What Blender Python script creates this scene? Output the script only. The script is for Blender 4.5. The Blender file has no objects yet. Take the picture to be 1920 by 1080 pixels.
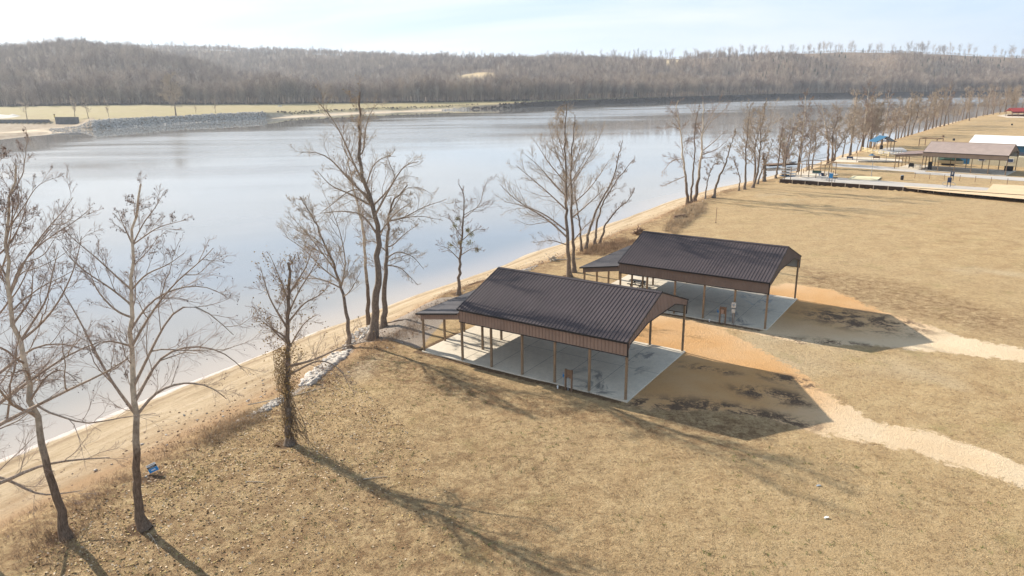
import bpy, math, random
import numpy as np
from mathutils import Vector
R_ = math.radians
sc = bpy.context.scene
col = sc.collection

# ------------------------------------------------------------------ camera, sky, sun, exposure
F_PX, PITCH, ROLL, H = 1326.3, R_(15.881), R_(-0.759), 22.76
cam_d = bpy.data.cameras.new('camera'); cam = bpy.data.objects.new('camera', cam_d); col.objects.link(cam)
cam_d.sensor_width = 36.0; cam_d.lens = 36.0 * F_PX / 1920.0
cam_d.clip_start = 0.5; cam_d.clip_end = 9000
cam.rotation_mode = 'XYZ'
cam.matrix_world = (__import__('mathutils').Matrix.Translation((0, 0, H)) @
                    __import__('mathutils').Matrix.Rotation(math.pi/2 - PITCH, 4, 'X') @
                    __import__('mathutils').Matrix.Rotation(ROLL, 4, 'Z'))
sc.camera = cam
SUN_EL, SUN_AZ = R_(27.3), R_(140.0)          # direction towards the sun, azimuth from +X
world = bpy.data.worlds.new('World'); sc.world = world; world.use_nodes = True
sun_d = bpy.data.lights.new('sun', 'SUN'); sun = bpy.data.objects.new('sun', sun_d); col.objects.link(sun)
sun_d.energy = 4.9; sun_d.angle = R_(0.6); sun_d.color = (1.0, 0.915, 0.78)
sdir = Vector((math.cos(SUN_AZ)*math.cos(SUN_EL), math.sin(SUN_AZ)*math.cos(SUN_EL), math.sin(SUN_EL)))
sun.rotation_euler = sdir.to_track_quat('Z', 'Y').to_euler(); sun.location = (-200, 200, 300)
sc.view_settings.view_transform = 'Standard'; sc.view_settings.look = 'None'
sc.view_settings.exposure = 0.86; sc.view_settings.gamma = 1.0
sc.cycles.max_bounces = 5; sc.cycles.diffuse_bounces = 2; sc.cycles.glossy_bounces = 3
sc.cycles.transparent_max_bounces = 6; sc.cycles.volume_bounces = 0
HAZE = 0.00012

def world_nodes():
    nt = world.node_tree; N = nt.nodes; L = nt.links; N.clear()
    out = N.new('ShaderNodeOutputWorld'); bg = N.new('ShaderNodeBackground')
    sky = N.new('ShaderNodeTexSky'); sky.sky_type = 'NISHITA'; sky.sun_disc = False
    sky.sun_elevation = SUN_EL; sky.sun_rotation = R_(90) - SUN_AZ
    sky.altitude = 200; sky.air_density = 1.0; sky.dust_density = 1.6; sky.ozone_density = 1.6
    tc = N.new('ShaderNodeTexCoord'); sep = N.new('ShaderNodeSeparateXYZ'); L.new(tc.outputs['Generated'], sep.inputs[0])
    mp = N.new('ShaderNodeMapping'); mp.inputs['Scale'].default_value = (1.3, 1.3, 8.0); mp.inputs['Rotation'].default_value = (0.05, 0.06, 0.4)
    L.new(tc.outputs['Generated'], mp.inputs[0])
    n1 = N.new('ShaderNodeTexNoise'); n1.inputs['Scale'].default_value = 1.15; n1.inputs['Detail'].default_value = 7; n1.inputs['Roughness'].default_value = 0.55; n1.inputs['Distortion'].default_value = 0.6
    L.new(mp.outputs[0], n1.inputs['Vector'])
    # thin cloud cover by elevation: veiled near the horizon, a clearer blue belt at 13-17 degrees, veiled again above
    el = N.new('ShaderNodeValToRGB'); cr = el.color_ramp
    st = [(0.0, .95), (0.05, .80), (0.08, .62), (0.14, .80), (0.175, .66), (0.205, .10), (0.238, .02), (0.258, .62), (0.33, .92), (0.42, .84), (0.58, .68), (1.0, .62)]
    cr.elements[0].position, cr.elements[0].color = st[0][0], (st[0][1],)*3 + (1,)
    cr.elements[1].position, cr.elements[1].color = st[-1][0], (st[-1][1],)*3 + (1,)
    for p, v in st[1:-1]:
        e = cr.elements.new(p); e.color = (v, v, v, 1)
    dz = N.new('ShaderNodeMath'); dz.operation = 'MULTIPLY_ADD'; dz.inputs[1].default_value = 0.10; L.new(n1.outputs[0], dz.inputs[0])
    az = N.new('ShaderNodeMath'); az.operation = 'SUBTRACT'; L.new(sep.outputs['Z'], az.inputs[0]); az.inputs[1].default_value = 0.05
    L.new(az.outputs[0], dz.inputs[2]); L.new(dz.outputs[0], el.inputs[0])
    wr = N.new('ShaderNodeMapRange'); wr.inputs['From Min'].default_value = .38; wr.inputs['From Max'].default_value = .68
    wr.inputs['To Min'].default_value = -0.45; wr.inputs['To Max'].default_value = 0.22; L.new(n1.outputs[0], wr.inputs[0])
    # whiter towards the sun side
    lx = N.new('ShaderNodeMath'); lx.operation = 'MULTIPLY_ADD'; lx.inputs[1].default_value = -0.30; lx.inputs[2].default_value = 0.0; L.new(sep.outputs['X'], lx.inputs[0])
    s1 = N.new('ShaderNodeMath'); s1.operation = 'ADD'; L.new(wr.outputs[0], s1.inputs[0]); L.new(lx.outputs[0], s1.inputs[1])
    s2 = N.new('ShaderNodeMath'); s2.operation = 'ADD'; s2.use_clamp = True; L.new(s1.outputs[0], s2.inputs[0]); L.new(el.outputs[0], s2.inputs[1])
    mix = N.new('ShaderNodeMix'); mix.data_type = 'RGBA'; L.new(s2.outputs[0], mix.inputs[0])
    g = N.new('ShaderNodeMix'); g.data_type = 'RGBA'; g.blend_type = 'MIX'; g.inputs[0].default_value = 0.75
    L.new(sky.outputs[0], g.inputs[6]); g.inputs[7].default_value = (2.8, 5.0, 7.8, 1)
    L.new(g.outputs[2], mix.inputs[6]); mix.inputs[7].default_value = (7.0, 7.3, 7.6, 1)
    dim = N.new('ShaderNodeMapRange'); dim.inputs[1].default_value = .38; dim.inputs[2].default_value = .75; dim.inputs[3].default_value = 1.0; dim.inputs[4].default_value = .55; L.new(sep.outputs['Z'], dim.inputs[0])
    vm = N.new('ShaderNodeVectorMath'); vm.operation = 'SCALE'; L.new(mix.outputs[2], vm.inputs[0]); L.new(dim.outputs[0], vm.inputs['Scale'])
    L.new(vm.outputs[0], bg.inputs[0]); bg.inputs[1].default_value = 0.080
    L.new(bg.outputs[0], out.inputs[0])
world_nodes()

# ------------------------------------------------------------------ ground-point helpers
def ray(px, py):
    a, b = px - 960.0, py - 540.0
    u = a*math.cos(ROLL) + b*math.sin(ROLL); v = -a*math.sin(ROLL) + b*math.cos(ROLL)
    xc, yc = u/F_PX, -v/F_PX
    return np.array([xc, math.cos(PITCH) + yc*math.sin(PITCH), yc*math.cos(PITCH) - math.sin(PITCH)])
def at(px, py, z=0.0):
    r = ray(px, py); p = np.array([0, 0, H]) + r*(z - H)/r[2]; return p
def atY(px, py, Y):
    r = ray(px, py); return np.array([0, 0, H]) + r*Y/r[1]

# ------------------------------------------------------------------ numeric noise
def _h(ix, iy, s):
    n = (ix*374761393 + iy*668265263 + s*974711) & 0x7fffffff
    n = ((n ^ (n >> 13))*1274126177) & 0x7fffffff
    return ((n ^ (n >> 16)) & 0xffff)/65535.0
def vnoise(x, y, s=0):
    x = np.asarray(x, float); y = np.asarray(y, float)
    ix = np.floor(x).astype(np.int64); iy = np.floor(y).astype(np.int64); fx = x-ix; fy = y-iy
    fx = fx*fx*(3-2*fx); fy = fy*fy*(3-2*fy)
    return (_h(ix, iy, s)*(1-fx) + _h(ix+1, iy, s)*fx)*(1-fy) + (_h(ix, iy+1, s)*(1-fx) + _h(ix+1, iy+1, s)*fx)*fy
def fbm(x, y, o=4, s=0):
    a, t, w = 0, 0, 1.0
    for k in range(o):
        a = a + w*vnoise(x*2**k, y*2**k, s+k*17); t += w; w *= .5
    return a/t
def sst(a, b, x):
    t = np.clip((np.asarray(x, float)-a)/(b-a), 0, 1); return t*t*(3-2*t)

# ------------------------------------------------------------------ shorelines and terrain
W_LEVEL = -2.5
NEAR = np.array([(-330, -420), (-120, -95), (-60, 5), (-36.7, 45.3), (-31.7, 54.1), (-24.7, 66.5), (-21, 73.2), (-14.9, 82), (-4.5, 96.7), (4.3, 109.6),
                 (18, 131), (33.2, 155.2), (52, 178.5), (72, 199), (90, 219), (108, 243), (131, 272), (165, 316), (205, 364), (255, 427), (297, 478), (375, 565), (700, 880), (2600, 2500)], float)
CRW = np.array([14, 14, 14, 14, 14, 13.5, 11.5, 8.5, 9.5, 10, 10.5, 10.5, 10.5, 10, 9, 8, 8, 8, 8, 8, 8, 8, 8, 8], float)
def shore(x, y):
    """signed distance from the near waterline (land positive), crest width and length along it"""
    x = np.asarray(x, float).ravel(); y = np.asarray(y, float).ravel()
    best = np.full(x.shape, 1e9); sgn = np.ones(x.shape); cw = np.zeros(x.shape); al = np.zeros(x.shape); acc = 0
    for i in range(len(NEAR)-1):
        a, b = NEAR[i], NEAR[i+1]; d = b-a; L2 = d@d; L = math.sqrt(L2)
        t = np.clip(((x-a[0])*d[0] + (y-a[1])*d[1])/L2, 0, 1)
        qx = x-(a[0]+t*d[0]); qy = y-(a[1]+t*d[1]); dd = np.hypot(qx, qy); m = dd < best
        best = np.where(m, dd, best); sgn = np.where(m, np.sign(d[1]*(x-a[0]) - d[0]*(y-a[1])), sgn)
        cw = np.where(m, CRW[i]*(1-t)+CRW[i+1]*t, cw); al = np.where(m, acc+t*L, al); acc += L
    return best*sgn, cw, al
WO = at(1461, 343, 0)[:2]; WE = at(1926, 374.5, 0)[:2]; WD = (WE-WO)/np.linalg.norm(WE-WO); WN = np.array([-WD[1], WD[0]])
def near_h(x, y):
    shp = np.shape(x); x = np.asarray(x, float).ravel(); y = np.asarray(y, float).ravel()
    s, cw, al = shore(x, y)
    s = s + (vnoise(x*.12, y*.12, 5)-.5)*1.3
    z = np.interp(s/cw, [-6, -1.5, 0, .45, .7, .86, 1.02, 1.3], [-8, -4.0, -2.5, -1.75, -1.25, -.55, -.05, 0])
    u = (x-WO[0])*WD[0] + (y-WO[1])*WD[1]; v = (x-WO[0])*WN[0] + (y-WO[1])*WN[1]
    st = .7*sst(.15, 1.0, v)*sst(-2.5, 1.5, u)*sst(.55, 1.0, s/cw)*(1-sst(260, 420, v)*.8)
    z = z + st + (fbm(x*.35, y*.35, 3, 3)-.5)*.13*sst(0, 3, s)
    return z.reshape(shp)
FT = np.array([-1.4, -.8, -.706, -.593, -.459, -.32, -.187, .003, .106, .237, .397, .5, .6, .75, 1.0, 1.4])
FD = np.array([380, 400, 411, 498, 586, 669, 781, 890, 1021, 1139, 1309, 1322, 1335, 1310, 1250, 1250], float)
ET = np.array([-1.4, -.75, -.6, -.5, -.4, -.27, -.1, .003, .05, .12, .237, .397, .5, .6, .75, 1.4])
ED = np.array([800, 800, 810, 810, 865, 930, 955, 962, 985, 1056, 1154, 1322, 1335, 1350, 1326, 1265], float)
def px2t(p): return (np.asarray(p, float)-960)/1379.0
AT = px2t([-700, 0, 170, 250, 350, 450, 520, 620]); AH = np.array([76, 79, 85, 77, 58, 36, 20, 0], float)
BT = px2t([-700, 100, 300, 420, 560, 700, 860, 1050, 1200, 1280, 1400, 1500, 1600, 1700, 1800, 1920, 2500])
BH = np.array([125, 135, 143, 135, 125, 112, 102, 92, 87, 84, 87, 90, 90, 87, 80, 72, 70], float)
BD = np.array([2300, 2300, 2300, 2300, 2300, 2300, 2250, 2150, 2050, 2000, 1930, 1900, 1900, 1900, 1900, 1900, 1900], float)
def far_h(x, y):
    t = x/np.maximum(y, 1); D = y
    d0 = np.interp(t, FT, FD); e = np.interp(t, ET, ED); s = D-d0 + (vnoise(x*.05, y*.05, 8)-.5)*8
    bz = np.interp(t, [-1.4, -.62, -.57, -.34, -.30, -.08, 0, 1.4], [.5, .5, 3, 3, 1.6, 1.8, 2.8, 2.8])
    wd = np.interp(t, [-1.4, -.62, -.57, -.34, -.30, -.08, 0, 1.4], [45, 45, 14, 14, 34, 34, 9, 9])
    bank = np.interp(s/wd, [-6, -1, 0, .35, 1, 1.6], [-9, -4.5, -2.5, -2.0, 1, 1])
    z = np.where(bank < 1, bank, 1); z = np.where(s > 0, W_LEVEL + (bz-W_LEVEL)*sst(.0, 1.0, s/wd)**np.interp(t, [-.35, -.3, -.08, 0], [.8, 2.5, 2.5, .7]), np.where(bank < 1, bank, 1))
    fr = np.clip((D-d0-wd)/np.maximum(e-d0-wd, 5), 0, 1)
    ez = np.interp(t, [-1.4, -.5, -.35, -.1, 1.4], [9, 9, 6, 4.5, 5])
    z = z + (ez-bz)*fr*(s > wd*.9)
    wl = 1-sst(-.60, -.572, t); ln = y-(567.5+(x+335)*-.317); low = np.minimum(z, -1.35+.5*vnoise(x*.06, y*.06, 61)); low = low + (2.1-low)*sst(1, 9, ln); low = low + (np.maximum(z, 2.1)-low)*sst(9, 60, ln); z = np.where(s > 0, z*(1-wl)+low*wl, z)
    ah = np.interp(t, AT, AH); bh = np.interp(t, BT, BH); bd = np.interp(t, BT, BD)
    da = np.clip((D-e-30)/(1380-e-30), 0, 1); A = ah*np.sin(da*math.pi/2)**1.25*(1-sst(1430, 1900, D)*.7)
    st = np.interp(t, [-.3, 0, .3, .45], [1250, 1080, 1190, 1330])
    db = np.clip((D-st)/(bd-st), 0, 1); B = bh*sst(0, 1.0, db*.93+.03*db)*1.0
    B = bh*(.35*db + .65*sst(0, 1, db)) * (1-sst(0, 1, (D-bd-60)/700)*.5)
    sp = (fbm(x/150., y/210., 4, 31)-.5)*60*np.sin(np.clip(db, 0, 1)*math.pi)*np.interp(t, [-.4, 0, .3], [.6, .7, 1.0])
    spa = (fbm(x/130., y/170., 3, 77)-.5)*26*np.sin(np.clip(da, 0, 1)*math.pi)*sst(5, 40, ah)
    hill = np.maximum(A+spa, B*np.where(ah > 5, sst(1380, 1700, D), 1)) if False else np.maximum(A+spa, B+sp)
    z = z + np.maximum(hill, 0)*sst(0, 40, D-e)
    return z

# ------------------------------------------------------------------ mesh helpers
def tag(o, label=None, cat=None, group=None, kind=None):
    if label: o['label'] = label
    if cat: o['category'] = cat
    if group: o['group'] = group
    if kind: o['kind'] = kind
    return o
def mesh_np(name, V, polys, mat=None, parent=None, smooth=False, attrs=None, loc=None):
    """polys: list of integer arrays (n,k) with k vertices a face"""
    me = bpy.data.meshes.new(name); V = np.asarray(V, np.float32)
    me.vertices.add(len(V)); me.vertices.foreach_set('co', V.ravel())
    polys = [np.asarray(p, np.int32) for p in polys if len(p)]
    nl = sum(p.size for p in polys); nf = sum(len(p) for p in polys)
    me.loops.add(nl); me.polygons.add(nf)
    me.loops.foreach_set('vertex_index', np.concatenate([p.ravel() for p in polys]))
    tot = np.concatenate([np.full(len(p), p.shape[1]) for p in polys]); st = np.concatenate([[0], np.cumsum(tot)[:-1]])
    me.polygons.foreach_set('loop_start', st.astype(np.int32)); me.polygons.foreach_set('loop_total', tot.astype(np.int32))
    if smooth: me.polygons.foreach_set('use_smooth', np.ones(nf, bool))
    me.update(calc_edges=True)
    if attrs:
        for k, a in attrs.items():
            at_ = me.attributes.new(k, 'FLOAT', 'POINT'); at_.data.foreach_set('value', np.asarray(a, np.float32))
    if mat: me.materials.append(mat)
    o = bpy.data.objects.new(name, me); col.objects.link(o)
    if parent: o.parent = parent
    if loc is not None: o.location = loc
    return o
def empty(name, loc=(0, 0, 0), rz=0.0):
    o = bpy.data.objects.new(name, None); o.location = tuple(float(c) for c in loc); o.rotation_euler = (0, 0, rz)
    o.empty_display_size = .3; col.objects.link(o); return o
class MB:
    def __init__(s): s.v = []; s.f = []
    def add(s, V, F):
        b = len(s.v); s.v += [tuple(float(c) for c in p) for p in V]; s.f += [tuple(i+b for i in f) for f in F]; return s
    def box(s, x0, x1, y0, y1, z0, z1):
        return s.add([(x0, y0, z0), (x1, y0, z0), (x1, y1, z0), (x0, y1, z0), (x0, y0, z1), (x1, y0, z1), (x1, y1, z1), (x0, y1, z1)],
                     [(3, 2, 1, 0), (4, 5, 6, 7), (0, 1, 5, 4), (1, 2, 6, 5), (2, 3, 7, 6), (3, 0, 4, 7)])
    def beam(s, a, b, w=.1, h=None):
        h = h or w; a = Vector([float(c) for c in a]); b = Vector([float(c) for c in b]); d = (b-a).normalized(); up = Vector((0, 0, 1))
        if abs(d.z) > .95: up = Vector((0, 1, 0))
        sd = d.cross(up).normalized(); u2 = sd.cross(d).normalized(); V = []
        for p in (a, b):
            for i, j in ((-1, -1), (1, -1), (1, 1), (-1, 1)): V.append(p + sd*(w/2*i) + u2*(h/2*j))
        return s.add(V, [(3, 2, 1, 0), (4, 5, 6, 7), (0, 1, 5, 4), (1, 2, 6, 5), (2, 3, 7, 6), (3, 0, 4, 7)])
    def tube(s, pts, r, k=8, caps=True):
        pts = [Vector([float(c) for c in p]) for p in pts]; rs = r if hasattr(r, '__len__') else [r]*len(pts); V = []; F = []
        for i, p in enumerate(pts):
            d = (pts[min(i+1, len(pts)-1)]-pts[max(i-1, 0)]).normalized(); up = Vector((0, 0, 1)) if abs(d.z) < .9 else Vector((1, 0, 0))
            sd = d.cross(up).normalized(); u2 = sd.cross(d)
            for j in range(k):
                a = 2*math.pi*j/k; V.append(p + (sd*math.cos(a)+u2*math.sin(a))*rs[i])
        for i in range(len(pts)-1):
            for j in range(k): F.append((i*k+j, i*k+(j+1) % k, (i+1)*k+(j+1) % k, (i+1)*k+j))
        if caps: F += [tuple(range(k-1, -1, -1)), tuple(range((len(pts)-1)*k, len(pts)*k))]
        return s.add(V, F)
    def slab(s, poly, t):
        """planar polygon (3-D points, counter-clockwise from above) with thickness t downwards"""
        n = len(poly); V = [tuple(p) for p in poly] + [(p[0], p[1], p[2]-t) for p in poly]
        return s.add(V, [tuple(range(n)), tuple(range(2*n-1, n-1, -1))] + [((i+1) % n, i, n+i, n+(i+1) % n) for i in range(n)])
    def build(s, name, mat, parent=None, bevel=0, smooth=False):
        me = bpy.data.meshes.new(name); me.from_pydata(s.v, [], s.f); me.materials.append(mat); me.update()
        if smooth: me.polygons.foreach_set('use_smooth', [True]*len(me.polygons))
        o = bpy.data.objects.new(name, me); col.objects.link(o)
        if parent: o.parent = parent
        if bevel:
            m = o.modifiers.new('bevel', 'BEVEL'); m.width = bevel; m.segments = 1; m.limit_method = 'ANGLE'
        return o

# ------------------------------------------------------------------ materials
class NT:
    def __init__(s, m): s.t = m.node_tree; s.N = s.t.nodes; s.L = s.t.links
    def n(s, typ, **kw):
        nd = s.N.new(typ)
        for k, v in kw.items(): setattr(nd, k, v)
        return nd
    def link(s, a, b): s.L.new(a, b)
    def noise(s, vec, scale, detail=4, rough=.55, dist=0):
        n = s.n('ShaderNodeTexNoise'); n.inputs['Scale'].default_value = scale; n.inputs['Detail'].default_value = detail
        n.inputs['Roughness'].default_value = rough; n.inputs['Distortion'].default_value = dist
        if vec is not None: s.link(vec, n.inputs['Vector'])
        return n.outputs[0]
    def ramp(s, fac, st):
        r = s.n('ShaderNodeValToRGB'); c = r.color_ramp
        c.elements[0].position = st[0][0]; c.elements[0].color = tuple(st[0][1])+(1,)
        c.elements[1].position = st[-1][0]; c.elements[1].color = tuple(st[-1][1])+(1,)
        for p, v in st[1:-1]: c.elements.new(p).color = tuple(v)+(1,)
        s.link(fac, r.inputs[0]); return r.outputs[0]
    def mr(s, v, a, b, c=0., d=1., smooth=False):
        m = s.n('ShaderNodeMapRange'); m.inputs[1].default_value = a; m.inputs[2].default_value = b; m.inputs[3].default_value = c; m.inputs[4].default_value = d
        if smooth: m.interpolation_type = 'SMOOTHSTEP'
        s.link(v, m.inputs[0]); return m.outputs[0]
    def mix(s, f, a, b, blend='MIX'):
        m = s.n('ShaderNodeMix', data_type='RGBA', blend_type=blend)
        for i, v in ((0, f), (6, a), (7, b)):
            if isinstance(v, (int, float)): m.inputs[i].default_value = v
            elif isinstance(v, tuple): m.inputs[i].default_value = v+(1,) if len(v) == 3 else v
            else: s.link(v, m.inputs[i])
        return m.outputs[2]
    def math(s, op, a, b=None, c=None, clamp=False):
        m = s.n('ShaderNodeMath', operation=op); m.use_clamp = clamp
        for i, v in enumerate((a, b, c)):
            if v is None: continue
            if isinstance(v, (int, float)): m.inputs[i].default_value = v
            else: s.link(v, m.inputs[i])
        return m.outputs[0]
    def attr(s, name):
        a = s.n('ShaderNodeAttribute'); a.attribute_name = name; return a.outputs['Fac']
    def bump(s, h, strength, dist, bsdf):
        b = s.n('ShaderNodeBump'); b.inputs['Strength'].default_value = strength; b.inputs['Distance'].default_value = dist
        s.link(h, b.inputs['Height']); s.link(b.outputs[0], bsdf.inputs['Normal']); return b
def new_mat(name, rough=.85, spec=.3):
    m = bpy.data.materials.new(name); m.use_nodes = True; t = NT(m); b = t.N['Principled BSDF']
    b.inputs['Roughness'].default_value = rough; b.inputs['Specular IOR Level'].default_value = spec
    tc = t.n('ShaderNodeTexCoord'); return m, t, b, tc.outputs['Object']
def simple(name, c, rough=.7, var=.18, scale=3.0, spec=.3, metal=0.0, fine=0.0):
    m, t, b, ob = new_mat(name, rough, spec)
    n = t.noise(ob, scale, 5, .6)
    lo = tuple(x*(1-var) for x in c); hi = tuple(min(1, x*(1+var)) for x in c)
    k = t.ramp(n, [(.3, lo), (.7, hi)])
    if fine:
        n2 = t.noise(ob, scale*9, 3, .7); k = t.mix(fine, k, t.ramp(n2, [(.35, tuple(x*.55 for x in c)), (.65, tuple(min(1, x*1.4) for x in c))]))
    t.link(k, b.inputs['Base Color']); b.inputs['Metallic'].default_value = metal
    return m

def mat_ground():
    m, t, b, ob = new_mat('ground', .95, .1)
    big = t.noise(ob, .035, 5, .6); mid = t.noise(ob, .35, 6, .65, .4); fin = t.noise(ob, 3.2, 6, .75); gr = t.noise(ob, 11, 4, .8)
    c = t.ramp(mid, [(.25, (.355, .228, .116)), (.45, (.46, .318, .166)), (.6, (.53, .38, .205)), (.8, (.60, .445, .255))])
    c = t.mix(t.mr(big, .35, .7, 0, .75), c, (.48, .345, .195))
    mow = t.n('ShaderNodeTexWave'); mow.inputs['Scale'].default_value = .085; mow.inputs['Distortion'].default_value = 4; mow.inputs['Detail'].default_value = 3; mow.inputs['Detail Scale'].default_value = 1.5
    mpn = t.n('ShaderNodeMapping'); mpn.inputs['Rotation'].default_value = (0, 0, R_(52)); t.link(ob, mpn.inputs[0]); t.link(mpn.outputs[0], mow.inputs[0])
    c = t.mix(t.mr(mow.outputs['Fac'], .2, .9, 0, .10), c, (.54, .43, .25))
    # old tyre and mower marks, and bald pale patches further out
    cl = t.noise(ob, 1.1, 7, .78, .3); c = t.mix(t.mr(cl, .50, .36, 0, .34), c, (.17, .105, .055)); c = t.mix(t.mr(cl, .54, .66, 0, .3), c, (.62, .48, .29))
    bald = t.noise(ob, .055, 3, .5, .8); c = t.mix(t.mr(bald, .62, .74, 0, .65), c, (.56, .46, .32))
    grn = t.noise(ob, .22, 5, .7); c = t.mix(t.math('MULTIPLY', t.mr(grn, .56, .72, 0, .6), t.mr(fin, .35, .65)), c, (.20, .20, .055))
    c = t.mix(t.mr(fin, .46, .35, 0, .62), c, (.12, .07, .042))
    c = t.mix(t.mr(fin, .56, .68, 0, .6), c, (.62, .48, .31))
    c = t.mix(t.mr(gr, .44, .32, 0, .7), c, (.11, .065, .035)); c = t.mix(t.mr(gr, .58, .70, 0, .5), c, (.68, .54, .36))
    vo = t.n('ShaderNodeTexVoronoi'); vo.inputs['Scale'].default_value = 5.5; t.link(ob, vo.inputs['Vector'])
    sepc = t.n('ShaderNodeSeparateColor'); t.link(vo.outputs['Color'], sepc.inputs[0])
    leaf = t.math('MULTIPLY', t.mr(vo.outputs['Distance'], .36, .26), t.mr(sepc.outputs[0], .70, .74))
    lc = t.mix(sepc.outputs[1], (.14, .065, .03), (.62, .44, .24))
    lf = t.attr('litter'); c = t.mix(t.math('MULTIPLY', leaf, t.mr(lf, 0, 1, .25, .9)), c, lc)
    c = t.mix(t.math('MULTIPLY', t.mr(lf, 0, 1, 0, .8), t.mr(cl, .62, .40)), c, (.155, .085, .045))
    # bare dirt tracks
    dm = t.math('ADD', t.attr('dirt'), t.math('MULTIPLY_ADD', t.noise(ob, 1.0, 8, .78, .3), 1.15, -.575))
    dc = t.ramp(t.noise(ob, .16, 5, .6), [(.36, (.64, .42, .23)), (.5, (.72, .53, .33)), (.62, (.78, .62, .43))])
    dc = t.mix(t.attr('orange'), t.mix(.6, dc, (.78, .62, .43)), t.mix(.7, dc, (.58, .30, .105)))
    dc = t.mix(t.mr(t.noise(ob, 5, 6, .85), .45, .36, 0, .35), dc, (.34, .21, .12))
    debris = t.noise(ob, .55, 7, .68, .5); dc = t.mix(t.math('MULTIPLY', t.mr(t.math('MULTIPLY_ADD', t.noise(ob, 3.5, 5, .8), .5, t.math('ADD', debris, -.25)), .45, .58), t.attr('debris')), dc, t.mix(t.mr(gr, .4, .6), (.10, .065, .045), (.22, .15, .10)))
    c = t.mix(t.mr(dm, .44, .56), c, dc)
    # beach sand and mud banks, streaked along the water
    ws = t.attr('ws'); al = t.attr('al'); cv = t.n('ShaderNodeCombineXYZ'); t.link(ws, cv.inputs[0]); t.link(t.math('MULTIPLY', al, .11), cv.inputs[1])
    stv = t.noise(cv.outputs[0], 1.1, 7, .7)
    sc_ = t.ramp(stv, [(.3, (.36, .26, .16)), (.45, (.49, .375, .245)), (.6, (.58, .46, .32)), (.75, (.64, .54, .41))])
    sc_ = t.mix(t.mr(t.noise(ob, 4, 6, .8), .46, .34, 0, .6), sc_, (.28, .19, .12))
    wsn = t.math('ADD', t.attr('wn'), t.math('MULTIPLY_ADD', t.noise(ob, .45, 6, .7), .5, -.25))
    sc_ = t.mix(t.mr(wsn, .45, .8, 0, .8), sc_, (.31, .19, .10))
    c = t.mix(t.mr(wsn, 1.0, .86), c, sc_)
    # wet rim at the water
    foam = t.math('ADD', ws, t.math('MULTIPLY_ADD', t.noise(ob, .9, 5, .6), 1.0, -.5))
    c = t.mix(t.math('MULTIPLY', t.mr(foam, .15, .5, .9, 0), t.mr(al, 572, 602, 1, .12)), c, (.74, .67, .64))
    c = t.mix(t.math('MULTIPLY', t.mr(foam, .9, 1.05), t.mr(foam, 1.9, 1.3)), c, (.38, .28, .18))
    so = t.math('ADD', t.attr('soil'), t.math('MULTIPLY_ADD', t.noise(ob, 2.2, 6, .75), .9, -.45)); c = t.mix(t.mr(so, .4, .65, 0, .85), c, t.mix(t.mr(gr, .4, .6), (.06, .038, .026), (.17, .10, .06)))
    gv = t.math('ADD', t.attr('gravel'), t.math('MULTIPLY_ADD', t.noise(ob, 1.2, 6, .7), .8, -.4))
    gc = t.ramp(t.noise(ob, 9, 5, .85), [(.3, (.13, .10, .08)), (.5, (.30, .26, .23)), (.7, (.48, .44, .40))])
    c = t.mix(t.mr(gv, .46, .62, 0, .85), c, gc)
    t.link(c, b.inputs['Base Color'])
    hgt = t.math('ADD', t.math('MULTIPLY', fin, .7), t.math('MULTIPLY', gr, .5))
    t.bump(hgt, 1.0, .2, b)
    return m
def mat_far():
    m, t, b, ob = new_mat('far_land', .95, .1)
    n = t.noise(ob, .02, 5, .6); n2 = t.noise(ob, .15, 5, .7)
    fl = t.ramp(n2, [(.3, (.27, .21, .115)), (.5, (.34, .275, .15)), (.7, (.38, .315, .18))]); fl = t.mix(t.mr(n, .4, .65, 0, .6), fl, (.33, .285, .13))
    hl = t.ramp(n2, [(.3, (.16, .115, .085)), (.5, (.23, .17, .125)), (.7, (.30, .225, .16))])
    c = t.mix(t.attr('field'), hl, fl)
    c = t.mix(t.attr('clear'), c, (.50, .38, .22))
    bk = t.mix(t.mr(n2, .4, .6), (.22, .16, .11), (.36, .29, .22)); bk = t.mix(t.attr('bank_shade'), bk, (.075, .055, .045)); c = t.mix(t.attr('bank'), c, bk)  # very dark tone paints the unlit face of the right-hand far bank
    c = t.mix(t.attr('sand'), c, t.mix(t.mr(n2, .35, .65), (.52, .40, .27), (.66, .55, .42)))
    t.link(c, b.inputs['Base Color']); return m
def mat_water():
    m, t, b, ob = new_mat('water', .06, .5)
    b.inputs['IOR'].default_value = 1.9
    ws = t.attr('shallow'); n = t.noise(ob, .05, 4, .6)
    c = t.mix(t.mr(n, .3, .7), (.26, .25, .235), (.30, .285, .27))
    c = t.mix(t.mr(ws, 0, 1), c, (.42, .36, .31)); t.link(c, b.inputs['Base Color'])
    mp = t.n('ShaderNodeMapping'); mp.inputs['Rotation'].default_value = (0, 0, R_(-8)); mp.inputs['Scale'].default_value = (.5, 1.3, 1); t.link(ob, mp.inputs[0])
    r1 = t.noise(mp.outputs[0], 1.6, 3, .55); r2 = t.noise(mp.outputs[0], .28, 2, .5)
    mp2 = t.n('ShaderNodeMapping'); mp2.inputs['Rotation'].default_value = (0, 0, R_(-30)); mp2.inputs['Scale'].default_value = (.25, 1.6, 1); t.link(ob, mp2.inputs[0]); patch = t.mr(t.noise(mp2.outputs[0], .022, 4, .6, .6), .40, .60, .15, 1.0)
    h = t.math('MULTIPLY', t.math('MULTIPLY', t.math('ADD', t.math('MULTIPLY', r1, .7), r2), patch), t.mr(t.attr('offshore'), 0, 1, .9, 7.0))
    t.bump(h, .10, .035, b)
    off = t.attr('offshore'); t.link(t.math('MULTIPLY_ADD', t.math('MULTIPLY', off, t.mr(patch, .15, 1, .45, 1)), .24, .015), b.inputs['Roughness'])
    return m
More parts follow.
